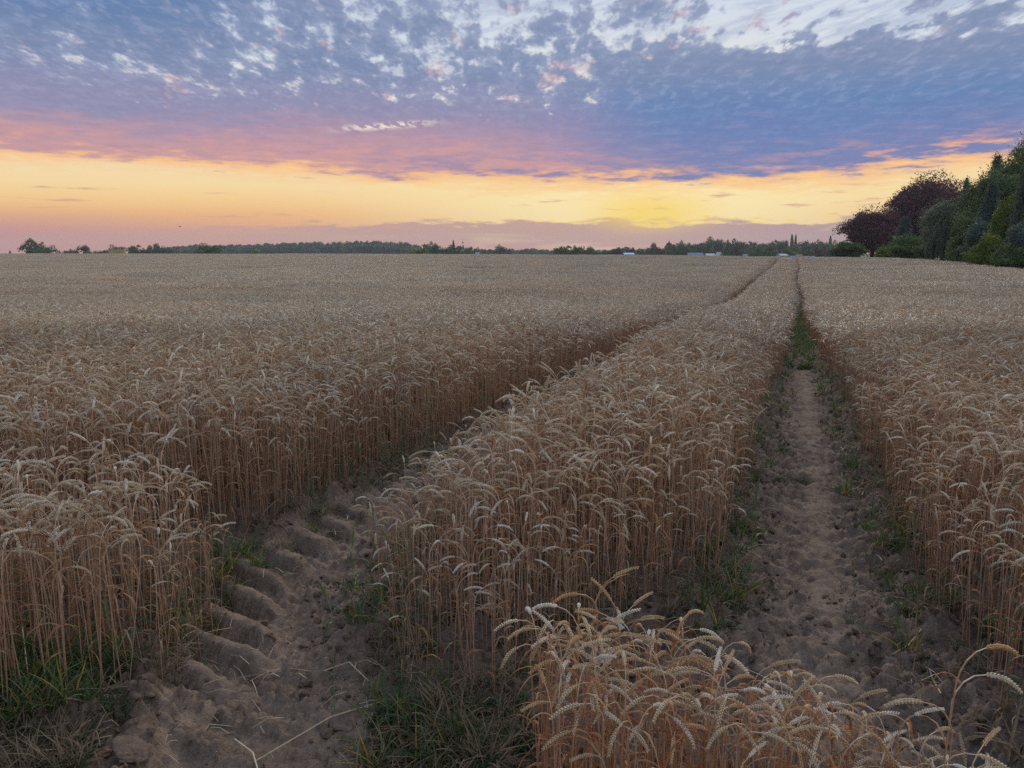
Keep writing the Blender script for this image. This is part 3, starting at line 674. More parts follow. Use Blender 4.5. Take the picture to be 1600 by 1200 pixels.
# ------------------------------------------------------------------ trees
def leafmat(name, stops, trans=.25):
    return plantmat(name, stops, .6, .3, trans, var=.3)
LM = {
 'dark': leafmat('dark_foliage', [(0, (0.039, 0.078, 0.032)), (.5, (0.085, 0.150, 0.046)), (1, (0.144, 0.215, 0.065))]),
 'green': leafmat('green_foliage', [(0, (0.056, 0.113, 0.028)), (.5, (0.096, 0.169, 0.040)), (1, (0.136, 0.204, 0.051))]),
 'yellow': leafmat('yellow_green_foliage', [(0, (0.087, 0.152, 0.017)), (.5, (0.163, 0.228, 0.022)), (1, (0.239, 0.271, 0.032))]),
 'grey': leafmat('grey_green_foliage', [(0, (0.080, 0.130, 0.085)), (.5, (0.125, 0.181, 0.108)), (1, (0.181, 0.226, 0.136))]),
 'blue': leafmat('blue_green_foliage', [(0, (0.044, 0.094, 0.079)), (.5, (0.074, 0.133, 0.109)), (1, (0.109, 0.167, 0.138))]),
 'copper': leafmat('copper_foliage', [(0, (0.051, 0.025, 0.032)), (.5, (0.109, 0.046, 0.058)), (1, (0.174, 0.072, 0.072))], .15),
 'far': leafmat('distant_foliage', [(0, (0.051, 0.109, 0.058)), (.5, (0.080, 0.145, 0.072)), (1, (0.116, 0.189, 0.087))]),
}
M_BARK, kk, b_ = newmat('bark', .9, .2); kk.put(b_.inputs['Base Color'], kk.mix(kk.noise(None, 9., 5, .6), (.06, .045, .035, 1), (.13, .10, .08, 1)))
def leaves(P_, N_, size, r_, rn, asp=1.5):
    n = len(P_); N_ = N_ / (np.linalg.norm(N_, axis=1)[:, None] + 1e-9)
    a = np.cross(N_, r_.normal(size=(n, 3))); a /= np.linalg.norm(a, axis=1)[:, None] + 1e-9; b = np.cross(N_, a)
    s_ = (size * r_.uniform(.55, 1.25, n))[:, None]
    V = np.stack([P_ - a * s_ * .5 * asp, P_ + b * s_ * .5, P_ + a * s_ * .5 * asp, P_ - b * s_ * .5], 1).reshape(-1, 3)
    return V, np.arange(4 * n).reshape(-1, 4), np.repeat(rn, 4)
def crown(seed, W, H, z0, n, leaf, kind='round', mat='dark', dens=1.0):
    r_ = np.random.default_rng(seed); hh = H - z0; lob = []
    if kind in ('round', 'hedge'):
        L = 64 if n > 5000 else 22
        d = r_.normal(size=(L, 3)); d /= np.linalg.norm(d, axis=1)[:, None]
        rr = r_.uniform(.5, 1.08, L)[:, None]
        lobr = r_.uniform(.09, .25, L)
        c_ = d * rr * (1 - lobr[:, None] * .8) * .5
        c_[:, 2] = c_[:, 2] * 1.0 + .5
        if kind == 'hedge': c_[:, 0] = r_.uniform(-.48, .48, L); c_[:, 2] = r_.uniform(.3, .65, L)
        li = r_.choice(L, n, p=lobr ** 2 / (lobr ** 2).sum()); dd = r_.normal(size=(n, 3)); dd /= np.linalg.norm(dd, axis=1)[:, None]; dd[:, 2] = np.where(dd[:, 2] < -.3, -dd[:, 2] * .5, dd[:, 2])
        sh = lobr[li] * np.abs(r_.normal(.93, .13, n))
        P_ = c_[li] * [1, 1, 1] + dd * sh[:, None]
        if kind == 'hedge': P_ = c_[li] + dd * sh[:, None] * [.5, 1, 1.0]
        o_ = P_ - [0, 0, .5]; q_ = 1 + .34 * (vn(o_[:, 0] * 4.5 + seed, o_[:, 2] * 4.5 + o_[:, 1] * 3.1, seed % 97) - .5) + .16 * (vn(o_[:, 0] * 13 + seed, o_[:, 2] * 13 + o_[:, 1] * 9, 3) - .5)
        P_ = o_ * q_[:, None] + [0, 0, .5]
        P_ = P_ * [W, W, hh] + [0, 0, z0]
        N_ = dd + r_.normal(size=(n, 3)) * .6; rn = (r_.random(L)[li] * .75 + r_.random(n) * .25)
        sprig = (vn(dd[:, 0] * 6 + li * 3.1, dd[:, 1] * 6 + dd[:, 2] * 4, 5) > .68) & (r_.random(n) < .5)                                  # loose shoots round the outline
        P_[sprig] += dd[sprig] * r_.uniform(0, .07, sprig.sum())[:, None] * W; lob = c_ * [W, W, hh] + [0, 0, z0]
    elif kind == 'cone':
        L = 70; zl = r_.random(L) ** .8; ang = r_.uniform(0, 6.28, L); R_ = (1 - zl) ** .7 * .5 * r_.uniform(.55, 1.3, L)
        li = r_.integers(0, L, n); q_ = r_.random(n) ** .6; dr = q_ * R_[li]
        P_ = np.stack([np.cos(ang[li]) * dr, np.sin(ang[li]) * dr, zl[li] - .16 * q_ ** 2 + .03], -1)
        P_ += r_.normal(size=(n, 3)) * [.045, .045, .022] ; P_[:, 2] -= np.abs(r_.normal(0, .03, n)) * q_
        P_[:, 2] = np.maximum(P_[:, 2], .01); P_ = P_ * [W, W, hh] + [0, 0, z0]; N_ = r_.normal(size=(n, 3)); rn = r_.random(L)[li] * .7 + r_.random(n) * .3; lob = P_[:8]
    elif kind == 'weep':
        L = 120; d = r_.normal(size=(L, 3)); d /= np.linalg.norm(d, axis=1)[:, None]; d[:, 2] = np.abs(d[:, 2]) * .9
        st = d * [.42, .42, .5] + [0, 0, .48]; ln = r_.uniform(.25, .62, L)
        li = r_.integers(0, L, n); q_ = r_.random(n)
        P_ = st[li] + np.stack([d[li, 0] * .10 * np.sin(q_ * 2), d[li, 1] * .10 * np.sin(q_ * 2), -q_ * ln[li]], -1) + r_.normal(size=(n, 3)) * .014
        P_[:, 2] = np.maximum(P_[:, 2], .01); P_ = P_ * [W, W, hh] + [0, 0, z0]
        N_ = r_.normal(size=(n, 3)) * [1, 1, .25]; rn = r_.random(L)[li] * .7 + r_.random(n) * .3; lob = st[:8] * [W, W, hh] + [0, 0, z0]
    elif kind == 'column':
        L = 16 if n > 5000 else 3; cx_ = r_.normal(0, .26 if n > 5000 else .08, (L, 2)); tp = r_.uniform(.62, 1.0, L); tp[0] = 1
        li = r_.integers(0, L, n); z_ = r_.random(n) * tp[li]; ra = (.10 if n > 5000 else .34) * np.sqrt(np.clip(1 - z_ / tp[li], 0, 1)) + .01
        an = r_.uniform(0, 6.28, n); ra = ra * r_.uniform(.4, 1.1, n)
        P_ = np.stack([cx_[li, 0] + ra * np.cos(an), cx_[li, 1] + ra * np.sin(an), z_], -1) * [W, W, hh] + [0, 0, z0]
        N_ = np.stack([np.cos(an), np.sin(an), r_.normal(0, .5, n)], -1) + r_.normal(size=(n, 3)) * .4; rn = r_.random(L)[li] * .6 + r_.random(n) * .4; lob = []
    asp = 2.6 if kind in ('weep', 'column') else 1.5
    if kind == 'weep':
        V, Q, rr_ = leaves(P_, N_, leaf, r_, rn, asp)
    else: V, Q, rr_ = leaves(P_, N_, leaf, r_, rn, asp)
    return mk('crown', V, Q, None, LM[mat], {'rnd': rr_}), lob
def trunk(seed, H, W, lob, z0):
    r_ = random.Random(seed); mb = MB(); rad = max(.05, W * .028)
    tube(mb, [[0, 0, -.3], [r_.uniform(-.02, .02) * W, 0, H * .3], [r_.uniform(-.04, .04) * W, r_.uniform(-.03, .03) * W, H * .62], [0, 0, H * .86]], [rad * 1.4, rad, rad * .7, rad * .2], 7)
    for c_ in list(lob)[:9]:
        s0 = H * r_.uniform(.18, .5); tube(mb, [[0, 0, s0], [c_[0] * .45, c_[1] * .45, s0 + (c_[2] - s0) * .6], list(c_)], [rad * .5, rad * .32, rad * .08], 5)
    return mb.mesh('trunk', M_BARK, True)
def at_px(px, D): return (px - 800) / FPX * D, (D - .22) / .9866
CACHE = {}
def tree(px, top, wpx, D, kind, mat, label, name='tree', cat='tree', group=None, n=None, z0f=.05, leaf=None, seed=None):
    x, y = at_px(px, D); g = float(T(x, y)); H = CAM_H + (392 - top) / FPX * D - g; W = wpx / FPX * D
    seed = seed or int(px * 7 + top)
    if n is None:                                                   # far tree: unit crowns shared by several trees
        key = (kind, mat, seed % 4)
        if key not in CACHE:
            cr, lb = crown(900 + seed % 4, 1, 1, z0f, 2600, .050 if kind != 'column' else .045, kind, mat); CACHE[key] = (cr, trunk(seed, 1, 1, lb, z0f))
        cr, tr = CACHE[key]; sc = (W * 1.04, W * 1.04, H)
    else:
        cr, lb = crown(seed, W, H, z0f * H, n, leaf, kind, mat); tr = trunk(seed, H, W, lb, z0f); sc = (1, 1, 1)
    e = bpy.data.objects.new(name, None); COL.objects.link(e); e.location = (x, y, g); e.scale = sc
    e.rotation_euler[2] = (seed * 1.7) % 6.28 if kind != 'hedge' else 0
    for nm, me in (('crown', cr), ('trunk' if cat == 'tree' else 'stem', tr)):
        o = bpy.data.objects.new(nm, me); COL.objects.link(o); o.parent = e
    return tag(e, label, cat, group)
GH = 'trees and shrubs along the right edge of the field'
RT = [
 (1327, 381, 46, 118, 'round', 'green', 'rounded light green bush at the left end of the tree row', 'shrub', 'shrub', 9000, .19),
 (1362, 331, 92, 128, 'round', 'copper', 'smaller dark purple copper beech at the left of the tree row', 'copper_beech', 'tree', 22000, .24),
 (1442, 284, 118, 132, 'round', 'copper', 'taller dark purple copper beech behind the blue green conifer', 'copper_beech', 'tree', 30000, .26),
 (1409, 341, 52, 112, 'cone', 'blue', 'small pale blue green conifer in front of the copper beeches', 'conifer', 'tree', 11000, .17),
 (1420, 369, 78, 106, 'round', 'green', 'low green bush at the foot of the pale conifer', 'shrub', 'shrub', 11000, .16),
 (1377, 389, 20, 104, 'round', 'yellow', 'tiny bright green bush in front of the smaller copper beech', 'shrub', 'shrub', 3000, .14),
 (1448, 380, 34, 96, 'round', 'green', 'small dull green bush between the tall copper beech and the grey green tree', 'shrub', 'shrub', 4500, .14),
 (1500, 286, 44, 118, 'cone', 'grey', 'feathery pale tree with thin spiky shoots right of the copper beech', 'feathery_tree', 'tree', 9000, .20),
 (1484, 318, 82, 92, 'round', 'grey', 'soft grey green tree in the middle of the tree row', 'tree', 'tree', 22000, .15),
 (1472, 338, 46, 88, 'weep', 'grey', 'drooping grey green shrub in front of the soft grey green tree', 'shrub', 'shrub', 9000, .11),
 (1543, 250, 66, 96, 'cone', 'dark', 'pointed dark conifer with feathery tips beside the big dark green tree', 'conifer', 'tree', 12000, .17),
 (1574, 252, 122, 84, 'round', 'dark', 'big dark green tree with a ragged top near the right edge', 'tree', 'tree', 42000, .18),
 (1618, 224, 110, 90, 'round', 'dark', 'tallest dark green tree at the right edge', 'tree', 'tree', 36000, .18),
 (1540, 292, 66, 74, 'cone', 'blue', 'dark blue green conifer with drooping branches', 'conifer', 'tree', 22000, .13),
 (1508, 342, 54, 78, 'round', 'dark', 'rounded dark shrub below the blue green conifer', 'shrub', 'shrub', 14000, .13),
 (1541, 350, 62, 68, 'round', 'blue', 'bushy blue green shrub low in the tree row', 'shrub', 'shrub', 16000, .12),
 (1567, 322, 46, 62, 'round', 'yellow', 'upright bright yellow green shrub near the right edge', 'shrub', 'shrub', 13000, .11),
 (1553, 372, 66, 60, 'round', 'yellow', 'low spreading yellow green shrub beside the field', 'shrub', 'shrub', 12000, .10),
 (1507, 386, 50, 72, 'round', 'green', 'low green shrub under the rounded dark shrub', 'shrub', 'shrub', 8000, .11),
 (1600, 222, 50, 59, 'weep', 'grey', 'tall pale weeping tree cut by the right edge', 'weeping_tree', 'tree', 26000, .10),
 (1597, 338, 66, 55, 'round', 'blue', 'dark blue green bush at the foot of the weeping tree', 'shrub', 'shrub', 19000, .10),
 (1578, 382, 52, 54, 'round', 'dark', 'lowest dark green bush touching the wheat at the right edge', 'shrub', 'shrub', 11000, .09),
]
for px, top, wp, D, kind, mat, label, nm, cat, n, leaf in RT:
    tree(px, top, wp, D, kind, mat, label, nm, cat, GH, n=int(n * 2.1), leaf=leaf * .78, z0f=.0)
GF = 'far trees on the horizon'
FT = [
 (15, 391.5, 8, 800, 'column', 'far', 'tiny spiky tree at the far left end of the horizon'),
 (57, 375, 36, 430, 'round', 'dark', 'large dark domed tree standing alone at the left of the horizon'),
 (75, 386, 34, 425, 'round', 'dark', 'low dark bush touching the right side of the large domed tree'),
 (108, 391, 20, 430, 'round', 'far', 'low bush between the two domed trees on the left horizon'),
 (131, 384, 26, 430, 'round', 'dark', 'smaller dark domed tree left of the straw bales'),
 (158, 391.5, 30, 440, 'round', 'far', 'low scrub just left of the straw bales'),
 (182, 385, 28, 420, 'round', 'green', 'spiky green shrub rising behind the straw bales'),
 (213, 381, 24, 420, 'round', 'dark', 'tallest tree of the dark group right of the straw bales'),
 (231, 385, 20, 420, 'round', 'dark', 'middle tree of the dark group right of the straw bales'),
 (248, 382, 24, 415, 'round', 'far', 'right-hand tree of the dark group near the long wood'),
 (266, 386, 22, 415, 'round', 'far', 'small tree at the left end of the long wood'),
 (328, 383, 46, 330, 'round', 'green', 'fresh green bush standing in front of the long wood'),
 (397, 391, 14, 330, 'round', 'yellow', 'small olive bush in front of the middle of the long wood'),
 (655, 388, 36, 340, 'round', 'yellow', 'bright green bush near the right end of the long wood'),
 (670, 381, 26, 420, 'round', 'grey', 'airy light tree right of the long wood'),
 (684, 382, 22, 420, 'round', 'far', 'rounded tree between the airy tree and the ragged tree'),
 (705, 381, 38, 420, 'round', 'far', 'ragged tree just left of the radio mast'),
 (709, 376, 10, 420, 'column', 'far', 'thin tall shoot rising out of the ragged tree'),
 (733, 386, 18, 600, 'round', 'far', 'small tree just right of the radio mast'),
 (745, 388, 14, 600, 'round', 'far', 'second small tree right of the radio mast'),
 (756, 389, 12, 620, 'round', 'far', 'low rounded tree left of the dark clump at mid horizon'),
 (768, 388, 16, 620, 'round', 'far', 'rounded tree touching the dark clump at mid horizon'),
 (781, 384.5, 22, 600, 'round', 'dark', 'dark clump tree a little left of mid horizon'),
 (795, 389, 12, 620, 'round', 'far', 'small tree right of the dark clump at mid horizon'),
 (814, 390, 12, 800, 'round', 'far', 'first of the tiny trees at mid horizon'),
 (830, 391, 12, 800, 'round', 'far', 'second of the tiny trees at mid horizon'),
 (846, 391, 12, 800, 'round', 'far', 'third of the tiny trees at mid horizon'),
 (861, 392, 14, 800, 'round', 'far', 'last tiny tree left of the pair of leafy trees'),
 (882, 382, 34, 360, 'round', 'dark', 'left tree of the leafy pair right of mid horizon'),
 (898, 382, 22, 360, 'round', 'dark', 'right tree of the leafy pair right of mid horizon'),
 (909, 388, 16, 380, 'round', 'far', 'small tree right of the leafy pair'),
 (925, 387, 30, 380, 'round', 'far', 'broad flat-topped tree left of the dark purple bush'),
 (945, 389, 22, 390, 'round', 'far', 'low tree beside the broad flat-topped tree'),
 (962, 388, 26, 360, 'round', 'copper', 'dark purple bush left of the blue shed'),
 (972, 384, 34, 400, 'round', 'far', 'wide green tree behind the blue shed'),
 (986, 387, 16, 410, 'round', 'far', 'small tree right above the blue shed'),
 (995, 391, 16, 520, 'round', 'grey', 'pale low tree right of the blue shed'),
 (1004, 388, 18, 480, 'round', 'far', 'pale tree left of the pointed dark tree'),
 (1019, 381, 22, 400, 'round', 'dark', 'pointed dark tree right of the blue shed'),
 (1030, 386, 18, 390, 'round', 'copper', 'purple tree touching the pointed dark tree'),
 (1044, 377, 9, 470, 'column', 'dark', 'slim dark spire tree at the left end of the village wood'),
 (1053, 381, 24, 450, 'round', 'dark', 'dark tree next to the slim spire tree'),
 (1064, 379, 22, 480, 'round', 'far', 'tree above the left end of the white bungalow'),
 (1074, 382, 26, 400, 'round', 'green', 'lighter green tree behind the white bungalow'),
 (1090, 378, 28, 480, 'round', 'far', 'tall tree above the white bungalow'),
 (1105, 378, 24, 470, 'round', 'far', 'tree above the long white outbuilding'),
 (1114, 373.5, 36, 520, 'round', 'dark', 'high dark dome rising over the village wood'),
 (1135, 375.5, 16, 380, 'column', 'dark', 'narrow dark tree right of the white gabled house'),
 (1150, 377, 32, 460, 'round', 'dark', 'broad dark tree right of the narrow dark tree'),
 (1167, 375.5, 30, 520, 'round', 'far', 'tall tree above the small white gable'),
 (1182, 378, 28, 500, 'round', 'far', 'tree left of the high tree by the poplars'),
 (1184, 386, 28, 360, 'round', 'green', 'light green tree in front right of the small white gable'),
 (1202, 384, 28, 350, 'round', 'dark', 'dark front tree left of the white wall'),
 (1209, 373.5, 28, 520, 'round', 'dark', 'high dark tree left of the two poplars'),
 (1224, 377, 24, 500, 'round', 'far', 'tree directly left of the two poplars'),
 (1234, 388, 28, 350, 'round', 'green', 'rounded light green tree right of the white wall'),
 (1236, 367, 11, 540, 'column', 'dark', 'left poplar of the two tall poplars'),
 (1243, 367.5, 10, 540, 'column', 'dark', 'right poplar of the two tall poplars'),
 (1256, 377.5, 28, 500, 'round', 'far', 'tree right of the two tall poplars'),
 (1262, 384, 26, 380, 'round', 'dark', 'dark tree above the blue roofed house'),
 (1275, 378, 26, 480, 'round', 'far', 'tree left of the single poplar'),
 (1279, 388, 18, 340, 'round', 'copper', 'dark purple bush right of the blue roofed house'),
 (1287, 375.5, 22, 500, 'round', 'dark', 'dark tree touching the single poplar'),
 (1297, 369.5, 13, 520, 'column', 'dark', 'single poplar near the copper beech'),
 (1308, 379, 26, 420, 'round', 'far', 'tree between the single poplar and the light green bush'),
 (1302, 386, 24, 340, 'round', 'blue', 'blue green bush left of the light green bush'),
]
for px, top, wp, D, kind, mat, label in FT:
    nm = {'column': 'poplar'}.get(kind, 'tree') if 'poplar' in label else ('bush' if 'bush' in label or 'shrub' in label or 'scrub' in label else 'tree')
    tree(px, top, wp, D, kind, mat, label, nm, 'bush' if nm == 'bush' else 'tree', GF)
# the long wood on the left horizon: one mass of far crowns
Vs, Qs, Rs, nn_ = [], [], [], 0
rw = np.random.default_rng(5)
def massof(specs):
    global nn_
    for px, top, wp, D in specs:
        x, y = at_px(px, D); g = float(T(x, y)); H = CAM_H + (392 - top) / FPX * D - g; W = wp / FPX * D
        n = 420; L = 7; d = rw.normal(size=(L, 3)); d /= np.linalg.norm(d, axis=1)[:, None]; c0 = d * .22 + [0, 0, .62]
        li = rw.integers(0, L, n); dd = rw.normal(size=(n, 3)); dd /= np.linalg.norm(dd, axis=1)[:, None]; dd[:, 2] = np.abs(dd[:, 2])
        P_ = (c0[li] + dd * .26 * rw.normal(1, .12, n)[:, None]); P_[:, 2] = np.where(rw.random(n) < .3, P_[:, 2] * rw.random(n), P_[:, 2])
        P_[:, 2] /= 1.05
        P_ = P_ * [W, W, H] + [x, y, g]
        V_, Q_, r__ = leaves(P_, dd + rw.normal(size=(n, 3)) * .5, W * .13, rw, (rw.random() * .8 + rw.random(n) * .2))
        Vs.append(V_); Qs.append(Q_ + nn_); Rs.append(r__); nn_ += len(V_)
prof = lambda px: np.interp(px, [250, 275, 330, 400, 460, 520, 600, 640, 660, 700, 800], [389, 385, 384, 382.5, 380, 378.5, 378, 381, 386, 389, 391])
massof([(px, prof(px) + rw.uniform(-.8, 2.2), rw.uniform(13, 22), rw.uniform(880, 1050)) for px in np.arange(252, 660, 3.2)])
massof([(px, prof(px) + rw.uniform(3, 7), rw.uniform(13, 20), rw.uniform(820, 870)) for px in np.arange(262, 650, 5)])
massof([(px, rw.uniform(380, 388), rw.uniform(16, 26), rw.uniform(560, 720)) for px in np.arange(1040, 1315, 6)])
massof([(px, rw.uniform(389, 391.5), rw.uniform(10, 20), rw.uniform(900, 1200)) for px in np.arange(655, 1040, 8)])
tag(ob('wood', mk('wood', np.concatenate(Vs), np.concatenate(Qs), None, LM['far'], {'rnd': np.concatenate(Rs)})), 'long distant wood reading as one blue green mass on the horizon', kind='stuff')

# ------------------------------------------------------------------ village houses, shed, bales, mast, bird
def flat(name, col, rough=.7, ns_=.12):
    m_, kk, b = newmat(name, rough, .3); kk.put(b.inputs['Base Color'], kk.mix(kk.noise(None, 3., 4, .6), tuple(c_ * (1 - ns_) for c_ in col) + (1,), tuple(min(1, c_ * (1 + ns_)) for c_ in col) + (1,)))
    return m_
M_WALL = flat('white_render', (.62, .63, .62)); M_SLATE = flat('slate_roof', (.22, .26, .34)); M_BLUE = flat('blue_paint', (.10, .28, .62)); M_PINK = flat('pink_brick', (.50, .33, .28)); M_PALE = flat('pale_blue_sheet', (.28, .36, .46)); M_GLASS = flat('window_glass', (.05, .06, .08), .15); M_GALV = flat('galvanised_steel', (.35, .36, .38), .4); M_BIRD = flat('dark_feather', (.03, .03, .035))
M_BALE, kk, b_ = newmat('pressed_straw', .85, .2); kk.put(b_.inputs['Base Color'], kk.mix(kk.noise(None, 14., 5, .7), (.46, .34, .15, 1), (.62, .48, .24, 1)))
def box(mb, x0, x1, y0, y1, z0, z1, mi=0):
    V = [(x, y, z) for z in (z0, z1) for y in (y0, y1) for x in (x0, x1)]
    mb.add(V, [(0, 2, 3, 1), (4, 5, 7, 6), (0, 1, 5, 4), (2, 6, 7, 3), (0, 4, 6, 2), (1, 3, 7, 5)], mi=mi)
def house(px, top, wpx, D, ridge, wall, roof, label, cat='house', name='house', roofh=.42):
    x, y = at_px(px, D); g = float(T(x, y)) - .1; H = CAM_H + (392 - top) / FPX * D - g; W = wpx / FPX * D; Dp = max(5.5, W * .6)
    e = bpy.data.objects.new(name, None); COL.objects.link(e); e.location = (x, y, g); tag(e, label, cat, 'village buildings beyond the field')
    rh = H * roofh; eh = H - rh; w_ = MB(); box(w_, -W / 2, W / 2, -Dp / 2, Dp / 2, 0, eh)
    r_ = MB(); o_ = .3; t_ = .16
    if ridge == 'x':
        w_.add([(-W / 2, -Dp / 2, eh), (-W / 2, Dp / 2, eh), (-W / 2, 0, H - t_), (W / 2, -Dp / 2, eh), (W / 2, Dp / 2, eh), (W / 2, 0, H - t_)], None, [(0, 2, 1), (3, 4, 5)])
        for s_ in (-1, 1):
            a = [(xx, s_ * (Dp / 2 + o_), eh - .12) for xx in (-W / 2 - o_, W / 2 + o_)] + [(W / 2 + o_, 0, H - t_ + .02), (-W / 2 - o_, 0, H - t_ + .02)]
            up_ = [(p[0], p[1], p[2] + t_) for p in a]; r_.add(a + up_, [(0, 3, 2, 1), (4, 5, 6, 7), (0, 1, 5, 4), (1, 2, 6, 5), (2, 3, 7, 6), (3, 0, 4, 7)])
    else:
        w_.add([(-W / 2, -Dp / 2, eh), (W / 2, -Dp / 2, eh), (0, -Dp / 2, H - t_), (-W / 2, Dp / 2, eh), (W / 2, Dp / 2, eh), (0, Dp / 2, H - t_)], None, [(0, 1, 2), (3, 5, 4)])
        for s_ in (-1, 1):
            a = [(s_ * (W / 2 + o_), yy, eh - .12) for yy in (-Dp / 2 - o_, Dp / 2 + o_)] + [(0, Dp / 2 + o_, H - t_ + .02), (0, -Dp / 2 - o_, H - t_ + .02)]
            up_ = [(p[0], p[1], p[2] + t_) for p in a]; r_.add(a + up_, [(0, 3, 2, 1), (4, 5, 6, 7), (0, 1, 5, 4), (1, 2, 6, 5), (2, 3, 7, 6), (3, 0, 4, 7)])
    ob('wall', w_.mesh('wall', wall), e); ob('roof', r_.mesh('roof', roof), e)
    nw = max(1, int(W / 2.6))
    for i in range(nw):
        for lev in ((eh * .62,) if eh > 2.4 else ()):
            cx_ = -W / 2 + W * (i + .5) / nw; m_ = MB(); box(m_, cx_ - .5, cx_ + .5, -Dp / 2 - .05, -Dp / 2 + .02, lev - .5, lev + .6)
            ob('window', m_.mesh('window', M_GLASS), e)
    if ridge == 'y' and H > 5:
        m_ = MB(); box(m_, -.4, .4, -Dp / 2 - .05, -Dp / 2 + .02, eh + .1, eh + .95); ob('window', m_.mesh('window', M_GLASS), e)
    return e
house(1086, 394.8, 22, 300, 'x', M_WALL, M_SLATE, 'white bungalow with a shallow grey blue roof beyond the field', roofh=.28)
house(1109, 396.2, 12, 302, 'x', M_WALL, M_PALE, 'long white outbuilding with a pale roof beside the bungalow', 'outbuilding', 'outbuilding', .14)
house(1123, 393.8, 7, 298, 'y', M_WALL, M_WALL, 'narrow white gabled house end beside the narrow dark tree')
house(1165, 397.0, 8, 300, 'y', M_WALL, M_PALE, 'small white gable half hidden by the wheat')
house(1222, 396.6, 10, 300, 'x', M_WALL, M_PALE, 'white house wall between the dark tree and the rounded light tree', roofh=.1)
house(1243, 399.4, 16, 270, 'x', M_PALE, M_BLUE, 'low blue roofed house above the right wheel track')
house(1249, 397.2, 6, 262, 'y', M_PINK, M_PINK, 'pinkish brick gable beside the low blue roof')
house(1264, 399.8, 16, 272, 'x', M_PALE, M_SLATE, 'grey blue roof right of the pinkish gable')
house(982, 395.0, 14, 310, 'x', M_BLUE, M_BLUE, 'bright blue shed right of mid horizon', 'shed', 'shed', .1)
house(962, 398.2, 18, 310, 'x', M_PALE, M_PALE, 'low pale blue roof left of the bright blue shed', 'shed', 'shed', .12)
house(689, 393.6, 4, 420, 'y', M_WALL, M_PALE, 'tiny white hut between the rounded tree and the ragged tree', 'hut', 'hut')
house(696, 394.2, 4, 420, 'y', M_WALL, M_PALE, 'second tiny white hut below the ragged tree', 'hut', 'hut')
house(746, 394.0, 5, 560, 'x', M_WALL, M_PALE, 'tiny white house right of the radio mast')
bD = 268; bx, by = at_px(185, bD); bg = float(T(bx, by)); bt = CAM_H + (392 - 389.6) / FPX * bD - bg
for r__ in range(3):
    for c__ in range(3):
        bm_ = MB(); wz, hz_ = 22 / FPX * bD / 3, bt / 3
        xs_ = [-wz / 2 + .03, wz / 2 - .03]
        V_ = []; n0 = 6
        box(bm_, xs_[0], xs_[1], -.6, .6, .03, hz_ - .02)
        for q_ in (-.25, 0, .25): box(bm_, xs_[0] - .004, xs_[1] + .004, q_ - .012, q_ + .012, .026, hz_ - .012)
        o = ob('straw_bale', bm_.mesh('straw_bale', M_BALE), None, (bx + (c__ - 1) * wz, by + random.uniform(-.05, .05), bg + r__ * hz_))
        tag(o, 'yellow straw bale, %s in the %s row of the stack on the left horizon' % (('left', 'middle', 'right')[c__], ('bottom', 'middle', 'top')[r__]), 'straw bale', 'straw bales in the stack')
mx_, my_ = at_px(723.3, 900); mg = float(T(mx_, my_)); mh = CAM_H + (392 - 372) / FPX * 900 - mg
e = bpy.data.objects.new('radio_mast', None); COL.objects.link(e); e.location = (mx_, my_, mg); tag(e, 'thin tapering radio mast rising above the trees left of mid horizon', 'mast')
mm = MB()
for a_ in range(3):
    c_, s_ = math.cos(a_ * 2.094), math.sin(a_ * 2.094); c2, s2 = math.cos((a_ + 1) * 2.094), math.sin((a_ + 1) * 2.094)
    tube(mm, [(c_ * .9, s_ * .9, 0), (c_ * .5, s_ * .5, mh * .6), (c_ * .3, s_ * .3, mh * .82)], .10, 4)
    for i in range(14):
        z0_, z1_ = mh * .82 * i / 14, mh * .82 * (i + 1) / 14; r0, r1 = np.interp([z0_, z1_], [0, mh * .6, mh * .82], [.9, .5, .3])
        tube(mm, [(c_ * r0, s_ * r0, z0_), (c2 * r1, s2 * r1, z1_)], .05, 3)
ob('lattice', mm.mesh('lattice', M_GALV), e)
m2 = MB(); tube(m2, [(0, 0, mh * .8), (0, 0, mh)], [.14, .06], 5); ob('antenna', m2.mesh('antenna', M_GALV), e)
m3 = MB(); tube(m3, [(0, 0, mh * .74), (0, 0, mh * .80)], .85, 10, cap=True); ob('platform', m3.mesh('platform', M_GALV), e)
# bird
bdD = 120; bx, by = at_px(284.5, bdD); bz = CAM_H + (392 - 355) / FPX * bdD
bm_ = MB(); tube(bm_, [(-.16, 0, 0), (-.08, 0, .02), (.04, 0, .03), (.14, 0, .03), (.20, 0, .02)], [.01, .035, .05, .03, .008], 6)
e = ob('bird', bm_.mesh('bird', M_BIRD, True), None, (bx, by, bz)); tag(e, 'tiny dark bird flying low in the yellow sky at the left', 'bird')
for s_ in (-1, 1):
    wg = MB(); ribbon(wg, [(.02, s_ * .03, .04), (.03, s_ * .14, .10), (-.01, s_ * .26, .09), (-.07, s_ * .36, .05)], [.05, .055, .04, .01], (1, 0, 0)); ob('wing', wg.mesh('wing', M_BIRD), e)

